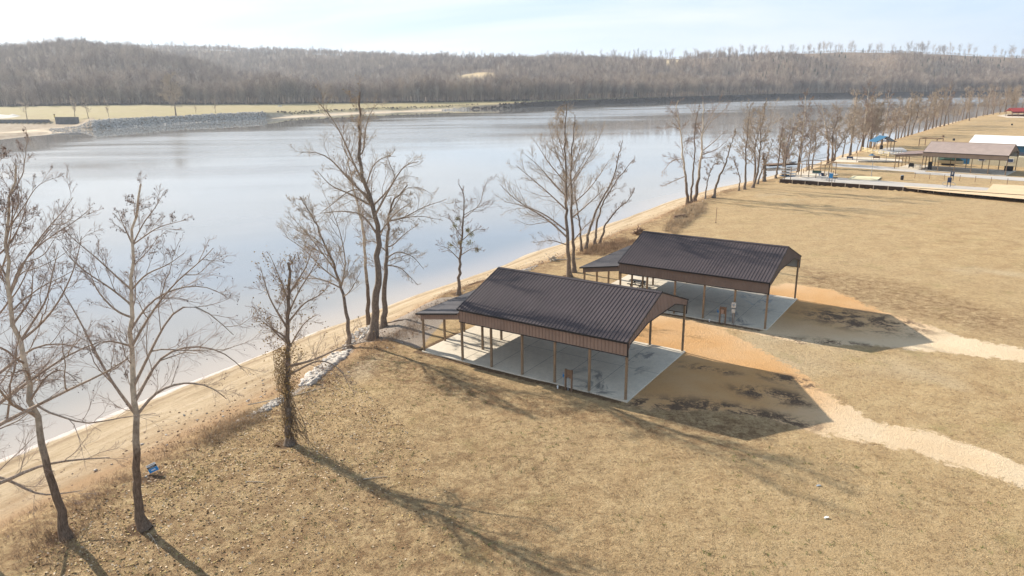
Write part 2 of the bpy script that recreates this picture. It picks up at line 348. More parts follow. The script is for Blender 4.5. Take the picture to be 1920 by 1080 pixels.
def mat_bark(name, lo, hi, pale=None, z0=5, z1=10, scale=2.0):
    m, t, b, ob = new_mat(name, .9, .15)
    mp = t.n('ShaderNodeMapping'); mp.inputs['Scale'].default_value = (3.0, 3.0, .8); t.link(ob, mp.inputs[0])
    n = t.noise(mp.outputs[0], scale*2, 6, .75, .5); c = t.ramp(n, [(.35, lo), (.65, hi)])
    if pale:
        sp = t.n('ShaderNodeSeparateXYZ'); t.link(ob, sp.inputs[0])
        bl = t.noise(ob, 1.6, 4, .6)
        f = t.mr(t.math('ADD', sp.outputs[2], t.math('MULTIPLY_ADD', bl, 8, -4)), z0, z1)
        pc = t.ramp(t.noise(ob, 3.5, 4, .7), [(.38, tuple(x*.7 for x in pale)), (.52, pale), (.7, tuple(min(1, x*1.2) for x in pale))])
        c = t.mix(f, c, pc)
    t.link(c, b.inputs['Base Color']); t.bump(n, .6, .03, b); return m
def mat_far_tree():
    m, t, b, ob = new_mat('far_tree', .95, .05)
    oi = t.n('ShaderNodeObjectInfo'); n = t.noise(ob, .25, 2)
    c = t.ramp(oi.outputs['Random'], [(0, (.17, .125, .105)), (.3, (.29, .22, .18)), (.6, (.42, .33, .26)), (.88, (.54, .44, .35)), (.97, (.64, .54, .45)), (1, (.66, .61, .55))])
    pn = t.noise(oi.outputs['Location'], .006, 4, .6); c = t.mix(t.mr(pn, .52, .66, 0, .6), c, (.13, .105, .10)); c = t.mix(t.mr(pn, .46, .34, 0, .45), c, (.44, .35, .25))  # dark patches paint ravine shade and evergreens into the tree colour
    c = t.mix(t.mr(n, .35, .65, 0, .3), c, (.22, .17, .14)); t.link(c, b.inputs['Base Color']); return m

M = {}
M['ground'] = mat_ground(); M['far'] = mat_far(); M['water'] = mat_water(); M['fartree'] = mat_far_tree()
M['bark'] = mat_bark('rough_bark', (.09, .066, .05), (.30, .235, .185))
M['syc'] = mat_bark('sycamore_bark', (.08, .055, .04), (.25, .18, .13), (.60, .51, .40), 4, 9)
M['sycb'] = mat_bark('pale_branch_bark', (.22, .155, .12), (.52, .42, .33))
M['branch'] = mat_bark('branch_bark', (.20, .15, .115), (.45, .355, .275))
M['twig'] = simple('twig', (.32, .235, .195), .9, .3)
M['twigl'] = simple('light_twig', (.47, .385, .30), .9, .3)
M['seed'] = simple('seed', (.07, .045, .04), .9)
M['leaf'] = simple('dead_leaf', (.33, .21, .075), .8, .45, 1.2)
M['vine'] = simple('vine', (.20, .14, .085), .9, .4, 1.5)
M['mist'] = simple('mistletoe', (.27, .23, .10), .8, .4, 2)
M['cedar'] = simple('cedar', (.045, .065, .035), .9, .4, .6)
M['darkbush'] = simple('bush', (.115, .085, .07), .95, .4, .4)
M['rock'] = simple('rock', (.44, .40, .36), .9, .5, 2.2, fine=.25)
M['wood'] = simple('treated_post', (.27, .185, .115), .8, .25, 2.2, fine=.3)
M['woodd'] = simple('weathered_wood', (.20, .125, .08), .85, .3, 2.5, fine=.3)
M['woodp'] = simple('pale_wood', (.55, .45, .26), .8, .2, 2.5)
M['drift'] = simple('driftwood', (.50, .42, .33), .9, .3, 3)
M['black'] = simple('black_trim', (.022, .020, .022), .5, .2)
M['blue'] = simple('blue_paint', (.03, .24, .55), .5, .1)
M['navy'] = simple('navy_paint', (.03, .05, .11), .5, .2)
M['bluer'] = simple('blue_roof', (.035, .13, .24), .45, .15)
M['white'] = simple('white_paint', (.78, .78, .77), .5, .05)
M['whiter'] = simple('white_roof', (.80, .81, .83), .4, .04)
M['beige'] = simple('beige_wall', (.56, .50, .36), .7, .08)
M['red'] = simple('red_roof', (.42, .05, .04), .5, .12)
M['grey'] = simple('grey_box', (.55, .53, .49), .5, .08)
M['gsteel'] = simple('grey_steel', (.30, .33, .36), .45, .15)
M['tarp'] = simple('green_tarp', (.05, .10, .075), .7, .3)
M['pad'] = simple('grey_gravel_pad', (.46, .42, .38), .9, .10, .5, fine=.15)
M['sandpad'] = simple('sand_pad', (.66, .49, .31), .95, .08, .4, fine=.12)
M['palesand'] = simple('pale_sand', (.66, .56, .44), .95, .08, .6, fine=.12)
M['cream'] = simple('cream_slab', (.70, .62, .40), .8, .05)
M['wallboard'] = simple('retaining_boards', (.055, .034, .024), .85, .35, 1.5)
M['asph'] = simple('path_gravel', (.50, .47, .44), .9, .08, .6, fine=.1)
def mat_concrete():
    m, t, b, ob = new_mat('concrete', .75, .3)
    n = t.noise(ob, .45, 6, .65, .4); f = t.noise(ob, 5, 5, .7)
    c = t.ramp(n, [(.3, (.62, .54, .43)), (.5, (.70, .62, .50)), (.7, (.76, .68, .56))])
    c = t.mix(t.mr(f, .35, .65, 0, .25), c, (.30, .285, .27))
    st = t.noise(ob, .33, 7, .7, .9); sp = t.n('ShaderNodeSeparateXYZ'); t.link(ob, sp.inputs[0])
    wet = t.math('MULTIPLY', t.mr(st, .54, .62), t.math('MULTIPLY', t.mr(sp.outputs[0], -7.5, -3.5), t.mr(sp.outputs[0], -.6, -1.6)))
    c = t.mix(t.math('MULTIPLY', wet, .8), c, (.105, .10, .10))
    t.link(c, b.inputs['Base Color']); t.link(t.mr(wet, 0, 1, .75, .35), b.inputs['Roughness']); return m
M['conc'] = mat_concrete()
def mat_metal(name, c, axis=0, pitch=.3, dark=.55):
    m, t, b, ob = new_mat(name, .6, .2); sp = t.n('ShaderNodeSeparateXYZ'); t.link(ob, sp.inputs[0])
    n = t.noise(ob, .7, 5, .65); n2 = t.noise(ob, 6, 3, .6)
    k = t.ramp(n, [(.3, tuple(x*.86 for x in c)), (.7, tuple(x*1.12 for x in c))]); k = t.mix(t.mr(n2, .5, .75, 0, .25), k, tuple(x*1.35 for x in c))
    t.link(k, b.inputs['Base Color']); t.link(t.mr(n, .3, .7, .58, .72), b.inputs['Roughness']); return m
M['roofd'] = mat_metal('dark_metal_roof', (.078, .062, .066))
M['roofl'] = mat_metal('grey_metal_roof', (.125, .118, .125))
M['roofrib'] = mat_metal('roof_rib', (.058, .048, .053))
M['panel'] = mat_metal('taupe_siding', (.31, .215, .17)); M['panel_shade'] = mat_metal('siding_shade_line', (.26, .178, .14))  # darker siding copy, paints shading lines along the ribs
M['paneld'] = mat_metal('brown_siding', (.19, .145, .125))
M['panelin'] = mat_metal('siding_back', (.42, .42, .41))
M['tanroof'] = mat_metal('tan_metal_roof', (.46, .37, .34))
M['tanpanel'] = mat_metal('tan_siding', (.33, .24, .18))

# ------------------------------------------------------------------ ground
def axis(parts):
    out = [parts[0][0]]
    for a, b, s0, s1 in parts:
        x = a; 
        while x < b - 1e-6:
            f = (x-a)/(b-a); x = min(b, x + s0*(1-f)+s1*f); out.append(x)
    return np.unique(np.round(out, 4))
def in_poly(x, y, P):
    P = np.asarray(P); ins = np.zeros(x.shape, bool); d = np.full(x.shape, 1e9)
    for i in range(len(P)):
        a, b = P[i-1], P[i]
        c = ((a[1] > y) != (b[1] > y)); xx = (b[0]-a[0])*(y-a[1])/np.where(abs(b[1]-a[1]) < 1e-9, 1e-9, (b[1]-a[1]))+a[0]
        ins ^= c & (x < xx)
        e = b-a; t = np.clip(((x-a[0])*e[0]+(y-a[1])*e[1])/(e@e), 0, 1); d = np.minimum(d, np.hypot(x-a[0]-t*e[0], y-a[1]-t*e[1]))
    return np.where(ins, d, -d)
def gpoly(pts, z=0): return np.array([at(p[0], p[1], z)[:2] for p in pts])
def make_ground():
    xs = axis([(-400, -60, 40, 2), (-60, -38, 2, .6), (-38, 48, .5, .5), (48, 110, .6, 1.3), (110, 400, 2, 9), (400, 3200, 10, 180)])
    ys = axis([(-400, 10, 60, 3), (10, 26, 2, .5), (26, 92, .42, .5), (92, 185, .6, 1.2), (185, 330, 1.3, 4), (330, 700, 5, 16), (700, 2600, 20, 200)])
    X, Y = np.meshgrid(xs, ys); Z = near_h(X, Y); x, y = X.ravel(), Y.ravel()
    s, cw, al = shore(x, y)
    d1 = in_poly(x, y, gpoly([(1170, 590), (1290, 584), (1350, 612), (1425, 652), (1505, 694), (1565, 740), (1640, 790), (1750, 812), (1860, 846), (2000, 900), (2100, 960), (1960, 925), (1830, 885), (1700, 845), (1620, 828), (1540, 815), (1480, 798), (1400, 775), (1330, 770), (1250, 772), (1172, 765), (1165, 700)]))
    d2 = in_poly(x, y, gpoly([(1200, 580), (1300, 560), (1480, 530), (1565, 545), (1650, 580), (1730, 606), (1820, 636), (2000, 668), (2000, 690), (1800, 664), (1700, 656), (1600, 650), (1500, 645), (1430, 632), (1340, 608), (1310, 640), (1270, 600)]))
    soft = lambda d, w: sst(-w, w, d)
    dirt = np.maximum(soft(d1, 2.6), soft(d2, 2.6)) - .12*sst(.5, .66, fbm(x*.22, y*.22, 3, 51))
    mid_grass = in_poly(x, y, gpoly([(1370, 625), (1440, 632), (1500, 650), (1640, 665), (1640, 782), (1570, 732), (1500, 680), (1425, 642)])); dirt *= 1-soft(mid_grass, .8)
    q = at(1250, 640)[:2]; q2 = at(1520, 570)[:2]; q3 = at(1330, 700)[:2]
    orange = np.maximum(np.maximum(1-sst(3, 12, np.hypot(x-q[0], y-q[1])), 1-sst(4, 14, np.hypot(x-q2[0], y-q2[1]))), 1-sst(5, 14, np.hypot(x-q3[0], y-q3[1])))
    # piles of old leaves and clippings lying on the dirt
    db = [((1400, 775), 7, 1.7), ((1455, 742), 4.5, 1.8), ((1625, 602), 8, 4.5), ((1640, 655), 8, 1.6), ((1240, 765), 6, 1.7), ((1320, 690), 4, .8), ((1495, 715), 4, 1.5), ((1330, 770), 6, 1.6), ((1530, 645), 7, 1.4), ((1210, 700), 1.2, 5)]
    debris = .35*np.ones_like(x)*0
    for (p, a, bb) in db:
        c = at(*p)[:2]; ux, uy = math.cos(R_(-30)), math.sin(R_(-30)); du = (x-c[0])*ux+(y-c[1])*uy; dv = -(x-c[0])*uy+(y-c[1])*ux
        debris = np.maximum(debris, 1.25*(1-sst(.3, 1.1, np.hypot(du/a, dv/bb))))
    gravel = soft(in_poly(x, y, gpoly([(655, 625), (720, 585), (800, 560), (850, 555), (870, 560), (800, 640), (790, 655), (740, 640), (690, 632)])), 1.2)
    gravel = np.maximum(gravel, .75*soft(in_poly(x, y, gpoly([(470, 770), (590, 700), (650, 620), (670, 640), (600, 715), (500, 775)])), 1))
    crest = 1-sst(0, 5, np.abs(s-cw*1.05)); litter = np.maximum(crest*.9, (1-sst(30, 60, y))*sst(.5, -.2, x/np.maximum(y, 1))*.8)
    litter = np.maximum(litter, .9*soft(in_poly(x, y, gpoly([(640, 690), (760, 660), (1000, 740), (1180, 775), (1420, 830), (1400, 860), (1150, 800), (960, 780), (760, 730)])), 1.5))
    litter = np.maximum(litter, 1.0*soft(in_poly(x, y, gpoly([(1172, 760), (1300, 770), (1480, 795), (1425, 838), (1300, 812), (1200, 775)])), 1.0))
    litter = np.maximum(litter, .75*soft(in_poly(x, y, gpoly([(1500, 500), (1700, 530), (1930, 600), (1930, 640), (1700, 590), (1500, 540)])), 2))
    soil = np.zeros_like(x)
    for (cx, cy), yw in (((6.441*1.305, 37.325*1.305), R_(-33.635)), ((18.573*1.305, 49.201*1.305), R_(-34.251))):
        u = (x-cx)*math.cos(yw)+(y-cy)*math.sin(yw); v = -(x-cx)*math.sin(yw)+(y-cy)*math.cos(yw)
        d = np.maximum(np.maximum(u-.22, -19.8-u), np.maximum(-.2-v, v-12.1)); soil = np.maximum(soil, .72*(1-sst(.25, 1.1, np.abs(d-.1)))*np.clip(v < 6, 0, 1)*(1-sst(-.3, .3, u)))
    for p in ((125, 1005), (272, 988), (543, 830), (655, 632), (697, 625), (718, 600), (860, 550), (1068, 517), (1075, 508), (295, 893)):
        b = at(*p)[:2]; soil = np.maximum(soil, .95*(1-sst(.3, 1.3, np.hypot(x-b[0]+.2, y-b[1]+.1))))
    I = np.arange(len(xs)*len(ys)).reshape(len(ys), len(xs))
    F = np.stack([I[:-1, :-1], I[:-1, 1:], I[1:, 1:], I[1:, :-1]], -1).reshape(-1, 4)
    o = mesh_np('ground', np.stack([x, y, Z.ravel()], 1), [F], M['ground'], smooth=True,
                attrs=dict(soil=soil, dirt=dirt, orange=orange, debris=debris, gravel=gravel, litter=litter, ws=s, wn=s/cw, al=al))
    tag(o, kind='structure')
    # water sheet
    xs = axis([(-1500, -120, 90, 10), (-120, 120, 1.2, 1.5), (120, 500, 3, 12), (500, 3200, 20, 200)]); ys = axis([(-400, 20, 60, 4), (20, 240, 1.5, 1.5), (240, 600, 3, 12), (600, 2400, 20, 100)])
    X, Y = np.meshgrid(xs, ys); s, cw, al = shore(X, Y); sh = sst(-9, .5, s); T = X/np.maximum(Y, 1)
    fo = np.interp(T, FT, FD)-Y+110*(fbm(X*.010, Y*.035, 3, 6)-.5); P4 = [np.interp(T, [-.6, -.3], q) for q in ([60, 130], [130, 230], [170, 360], [330, 600])]
    off = (sst(P4[0], P4[1], fo)*(1-.80*sst(P4[2], P4[3], fo))).ravel()*sst(5, 60, -s)
    I = np.arange(X.size).reshape(X.shape); F = np.stack([I[:-1, :-1], I[:-1, 1:], I[1:, 1:], I[1:, :-1]], -1).reshape(-1, 4)
    tag(mesh_np('water', np.stack([X.ravel(), Y.ravel(), np.full(X.size, W_LEVEL)], 1), [F], M['water'], attrs=dict(shallow=sh, offshore=off)), kind='structure')
make_ground()
CLEAR = [(px2t(895), 1500, .035, 130), (px2t(1262), 1830, .02, 120)]
def make_far():
    ts = np.linspace(-1.3, 1.3, 620)
    rows = []; 
    sv = np.concatenate([np.linspace(-30, 60, 46), np.linspace(66, 500, 60), np.linspace(515, 2600, 110)])
    d0 = np.interp(ts, FT, FD); D = d0[None, :] + sv[:, None]; T = np.broadcast_to(ts, D.shape); X = T*D; Z = far_h(X, D)
    e = np.interp(T, ET, ED); s = D-d0
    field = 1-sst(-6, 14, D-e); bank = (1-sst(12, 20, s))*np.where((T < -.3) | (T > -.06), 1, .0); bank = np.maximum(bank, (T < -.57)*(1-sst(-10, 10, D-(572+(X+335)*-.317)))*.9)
    sand = (1-sst(17, 27, s))*sst(-.34, -.31, T)*(1-sst(-.09, -.06, T)); sand = np.maximum(sand, (1-sst(25, 60, s))*(1-sst(-.62, -.58, T))*sst(.45, .6, fbm(X*.04, D*.08, 3, 12)))
    clear = np.zeros_like(X); bank_shade = sst(-.02, .02, T)  # painted shade on the bank face, right half only
    for (tt, dd, wt, wd) in CLEAR: clear = np.maximum(clear, 1-sst(.6, 1.1, np.hypot((T-tt)/wt, (D-dd)/wd)))
    I = np.arange(D.size).reshape(D.shape); F = np.stack([I[:-1, :-1], I[:-1, 1:], I[1:, 1:], I[1:, :-1]], -1).reshape(-1, 4)
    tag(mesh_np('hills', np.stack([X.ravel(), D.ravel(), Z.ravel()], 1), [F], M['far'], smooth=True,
                attrs=dict(field=field.ravel(), bank=bank.ravel(), sand=sand.ravel(), clear=clear.ravel(), bank_shade=bank_shade.ravel())), kind='structure')
make_far()

# ------------------------------------------------------------------ trees
def resample(P, n):
    P = np.asarray(P, float); d = np.r_[0, np.cumsum(np.linalg.norm(np.diff(P, axis=0), axis=1))]; q = np.linspace(0, d[-1], n)
    out = np.stack([np.interp(q, d, P[:, i]) for i in range(3)], 1)
    for _ in range(2): out[1:-1] = .25*out[:-2]+.5*out[1:-1]+.25*out[2:]
    return out
def tubes(P, R, k):
    """P (M,n,3), R (M,n) -> vertices and quads"""
    Mn, n, _ = P.shape; T = np.gradient(P, axis=1); T /= np.linalg.norm(T, axis=2, keepdims=True)+1e-9
    ref = np.zeros_like(T); ref[..., 0] = 1; hx = np.abs(T[:, :1, 0:1]) > .75; ref = np.where(hx, np.array([0, 1., 0]), ref)
    A = np.cross(T, ref); A /= np.linalg.norm(A, axis=2, keepdims=True)+1e-9; B = np.cross(T, A)
    ang = np.arange(k)*2*math.pi/k
    V = P[:, :, None, :] + R[:, :, None, None]*(A[:, :, None, :]*np.cos(ang)[None, None, :, None] + B[:, :, None, :]*np.sin(ang)[None, None, :, None])
    idx = np.arange(Mn*n*k).reshape(Mn, n, k); nx = np.roll(idx, -1, axis=2)
    F = np.stack([idx[:, :-1], nx[:, :-1], nx[:, 1:], idx[:, 1:]], -1).reshape(-1, 4)
    return V.reshape(-1, 3), F
def tube_obj(name, levels, mat, parent, smooth=True):
    Vs, Fs, b = [], [], 0
    for P, R, k in levels:
        if len(P) == 0: continue
        V, F = tubes(P, R, k); Vs.append(V); Fs.append(F+b); b += len(V)
    return mesh_np(name, np.concatenate(Vs), [np.concatenate(Fs)], mat, parent, smooth)
def grow(rng, P, R, n, t0, t1, lenf, ang, npts, wig, trop, rf, labs=None, taper=.3, fall=.6):
    Mn, k, _ = P.shape
    L = np.linalg.norm(np.diff(P, axis=1), axis=2).sum(1)
    t = t0 + (t1-t0)*((np.arange(n)[None, :]+rng.uniform(0, 1, (Mn, n)))/n)
    q = t*(k-1); i = np.minimum(q.astype(int), k-2); f = (q-i)[..., None]; r = np.arange(Mn)[:, None]
    b = P[r, i]*(1-f)+P[r, i+1]*f; tn = P[r, i+1]-P[r, i]; tn /= np.linalg.norm(tn, axis=2, keepdims=True)+1e-9
    rp = R[r, i]*(1-f[..., 0])+R[r, i+1]*f[..., 0]
    v = rng.normal(size=tn.shape); pp = np.cross(tn, v); pp /= np.linalg.norm(pp, axis=2, keepdims=True)+1e-9
    a = np.radians(ang)*rng.uniform(.65, 1.3, t.shape)[..., None]; d = tn*np.cos(a)+pp*np.sin(a)
    cl = (L[:, None] if labs is None else labs)*lenf*(1-fall*t)*rng.uniform(.55, 1.3, t.shape)
    d = d.reshape(-1, 3); b = b.reshape(-1, 3); cl = cl.ravel(); rp = rp.ravel()
    Q = np.empty((len(b), npts, 3)); Q[:, 0] = b; st = (cl/(npts-1))[:, None]
    for j in range(1, npts):
        d = d + rng.normal(size=d.shape)*wig; d[:, 2] += trop; d /= np.linalg.norm(d, axis=1, keepdims=True)+1e-9
        Q[:, j] = Q[:, j-1]+d*st
    r0 = np.minimum(rf*cl, rp*.78); Rr = r0[:, None]*np.linspace(1, taper, npts)[None, :]
    return Q, Rr
def taperr(r0, n, end=.25, flare=True):
    r = r0*(1-(1-end)*np.linspace(0, 1, n)**.68)
    if flare: r[0] *= 1.55; r[1] *= 1.12
    return r

def hero(spec):
    """a bare tree whose trunk and main limbs follow the real one; the rest grows at random round it"""
    rng = np.random.default_rng(spec['seed']); zb = spec.get('z', 0.0)
    base = at(*spec['trunk'][0], zb); Y = base[1]
    zz = float(near_h(base[0], base[1])); base[2] = zz
    if spec.get('zfix', True): base[2] = min(base[2], zb+.05)
    root = empty(spec.get('name', 'bare_tree'), base - np.array([0, 0, .12])); off = np.array(root.location)
    tag(root, spec['label'], 'tree', spec.get('group'))
    dy = 0; TP = [np.r_[base[:2], base[2]-.05]]
    ang = rng.uniform(0, 6.28); K = len(spec['trunk'])
    for j, p in enumerate(spec['trunk'][1:]):
        q = atY(p[0], p[1], Y + spec.get('lean', 0)*(j+1)/K + math.sin(ang+j*1.3)*.012*Y*.3); TP.append(q)
    n = 26; TP = resample(TP, n); TR = taperr(spec['r'], n, spec.get('tend', .16)); TP[1:-1] += rng.normal(size=(n-2, 3))*spec['r']*.22
    TP0 = TP[None]-off; TR0 = TR[None]
    ht = TP[-1, 2]-TP[0, 2]
    LP, LR = [], []
    for l in spec.get('limbs', []):
        s = l[0]; k = int(np.argmin(np.linalg.norm(TP[:, [0, 2]] - atY(s[0], s[1], Y)[[0, 2]], axis=1)))
        pts = [TP[k]]; dd = rng.uniform(-.35, .35)
        base_l = atY(l[-1][0], l[-1][1], Y) - TP[k]; span = np.linalg.norm(base_l)
        for j, p in enumerate(l[1:]): pts.append(atY(p[0], p[1], Y + dd*span*(j+1)/(len(l)-1)))
        Q = resample(pts, 12); r0 = min(TR[k]*.6, .014*span+.025) ; LP.append(Q-off); LR.append(r0*np.linspace(1, .22, 12))
    a = spec.get('auto', (10, .3, .97, .36, 42, .10, .05))
    Q, Rr = grow(rng, TP0, TR0, a[0], a[1], a[2], a[3], a[4], 12, a[5], a[6], .0125, labs=np.array([[ht]]), fall=.72)
    if LP: Q = np.concatenate([np.array(LP), Q]); Rr = np.concatenate([np.array(LR), Rr])
    dens = spec.get('dens', (7, 6, 4)); nr = spec.get('twig_r', .008) < .012; dens = (dens[0]+1, dens[1]+2, dens[2]+(3 if nr else 2)); tw = spec.get('twig_r', .008)*.82; wg = spec.get('wig', .13); tr = spec.get('trop', .05)
    Q2, R2 = grow(rng, Q, Rr, dens[0], .14, .98, .50, 38, 9, wg, tr, .0095)
    Q2b, R2b = grow(rng, TP0, TR0, dens[0]*2, .35, 1., .12, 50, 9, wg, tr, .009, labs=np.array([[ht]]), fall=.5)
    Q2 = np.concatenate([Q2, Q2b]); R2 = np.concatenate([R2, R2b])
    Q3, R3 = grow(rng, Q2, R2, dens[1], .12, .98, .54, 36, 7, wg, tr*.8, .007)
    R3 = np.maximum(R3, tw); R2 = np.maximum(R2, tw*1.3)
    Q4, R4 = grow(rng, Q3, R3, dens[2], .15, 1., .66, 34, 4, wg, .03, .010); R4 = np.clip(R4, tw*.7, None)
    tube_obj('trunk', [(TP0, TR0, 12)], spec.get('mt', M['bark']), root)
    tube_obj('branches', [(Q, Rr, 7), (Q2, R2, 5)], spec.get('mb', M['branch']), root)
    tube_obj('twigs', [(Q3, R3, 3), (Q4, R4, 3)], spec.get('mw', M['twig']), root)
    if spec.get('seeds'):
        ends = np.concatenate([Q4[:, -1], Q3[:, -1]]); pick = ends[(rng.uniform(size=len(ends)) < spec['seeds']) & (ends[:, 2] > ht*.28)]
        O = np.array([(1, 0, 0), (-1, 0, 0), (0, 1, 0), (0, -1, 0), (0, 0, 1), (0, 0, -1)])*.032; OF = np.array([(0, 2, 4), (2, 1, 4), (1, 3, 4), (3, 0, 4), (2, 0, 5), (1, 2, 5), (3, 1, 5), (0, 3, 5)])
        pick = pick[:int(420)] if len(pick) < 420 else pick[rng.permutation(len(pick))[:420]]; P = pick + np.array([0, 0, -.07]); V = (P[:, None]+O[None]).reshape(-1, 3); F = (OF[None]+np.arange(len(P))[:, None, None]*6).reshape(-1, 3)
        tag(mesh_np('seed_balls', V, [F], M['seed'], root, True), kind='stuff')
    if spec.get('leaves'):
        nl, sp_, mat, src = spec['leaves']; B = np.concatenate([Q3[:, -1], Q2[:, 4], Q4[:, 2]]) if src == 'tips' else np.concatenate([TP0[0, 3:15]]*3)
        c = B[rng.integers(0, len(B), nl)] + rng.normal(size=(nl, 3))*sp_; sz = rng.uniform(.035, .085, nl)
        leaf_cloud('leaves' if src == 'tips' else 'vine_leaves', c, sz, mat, root, rng)
    if spec.get('clumps'):
        for (p, r) in spec['clumps']:
            c = atY(p[0], p[1], Y)-off; nl = 150; pts = c + rng.normal(size=(nl, 3))*r*.55
            leaf_cloud('mistletoe', pts, rng.uniform(.03, .09, nl), M['mist'], root, rng)
    return root
def leaf_cloud(name, c, sz, mat, parent, rng, kind='stuff', flat=False):
    n = len(c); a = rng.normal(size=(n, 3)); a[:, 2] *= (.25 if flat else 1); a /= np.linalg.norm(a, axis=1)[:, None]
    b = np.cross(a, rng.normal(size=(n, 3))); b[:, 2] *= (.35 if flat else 1); b /= np.linalg.norm(b, axis=1)[:, None]
    s = sz[:, None]; V = np.stack([c-a*s, c-b*s*.6, c+a*s, c+b*s*.6], 1).reshape(-1, 3); F = np.arange(n*4).reshape(-1, 4)
    o = mesh_np(name, V, [F], mat, parent)
    if kind: o['kind'] = kind
    return o

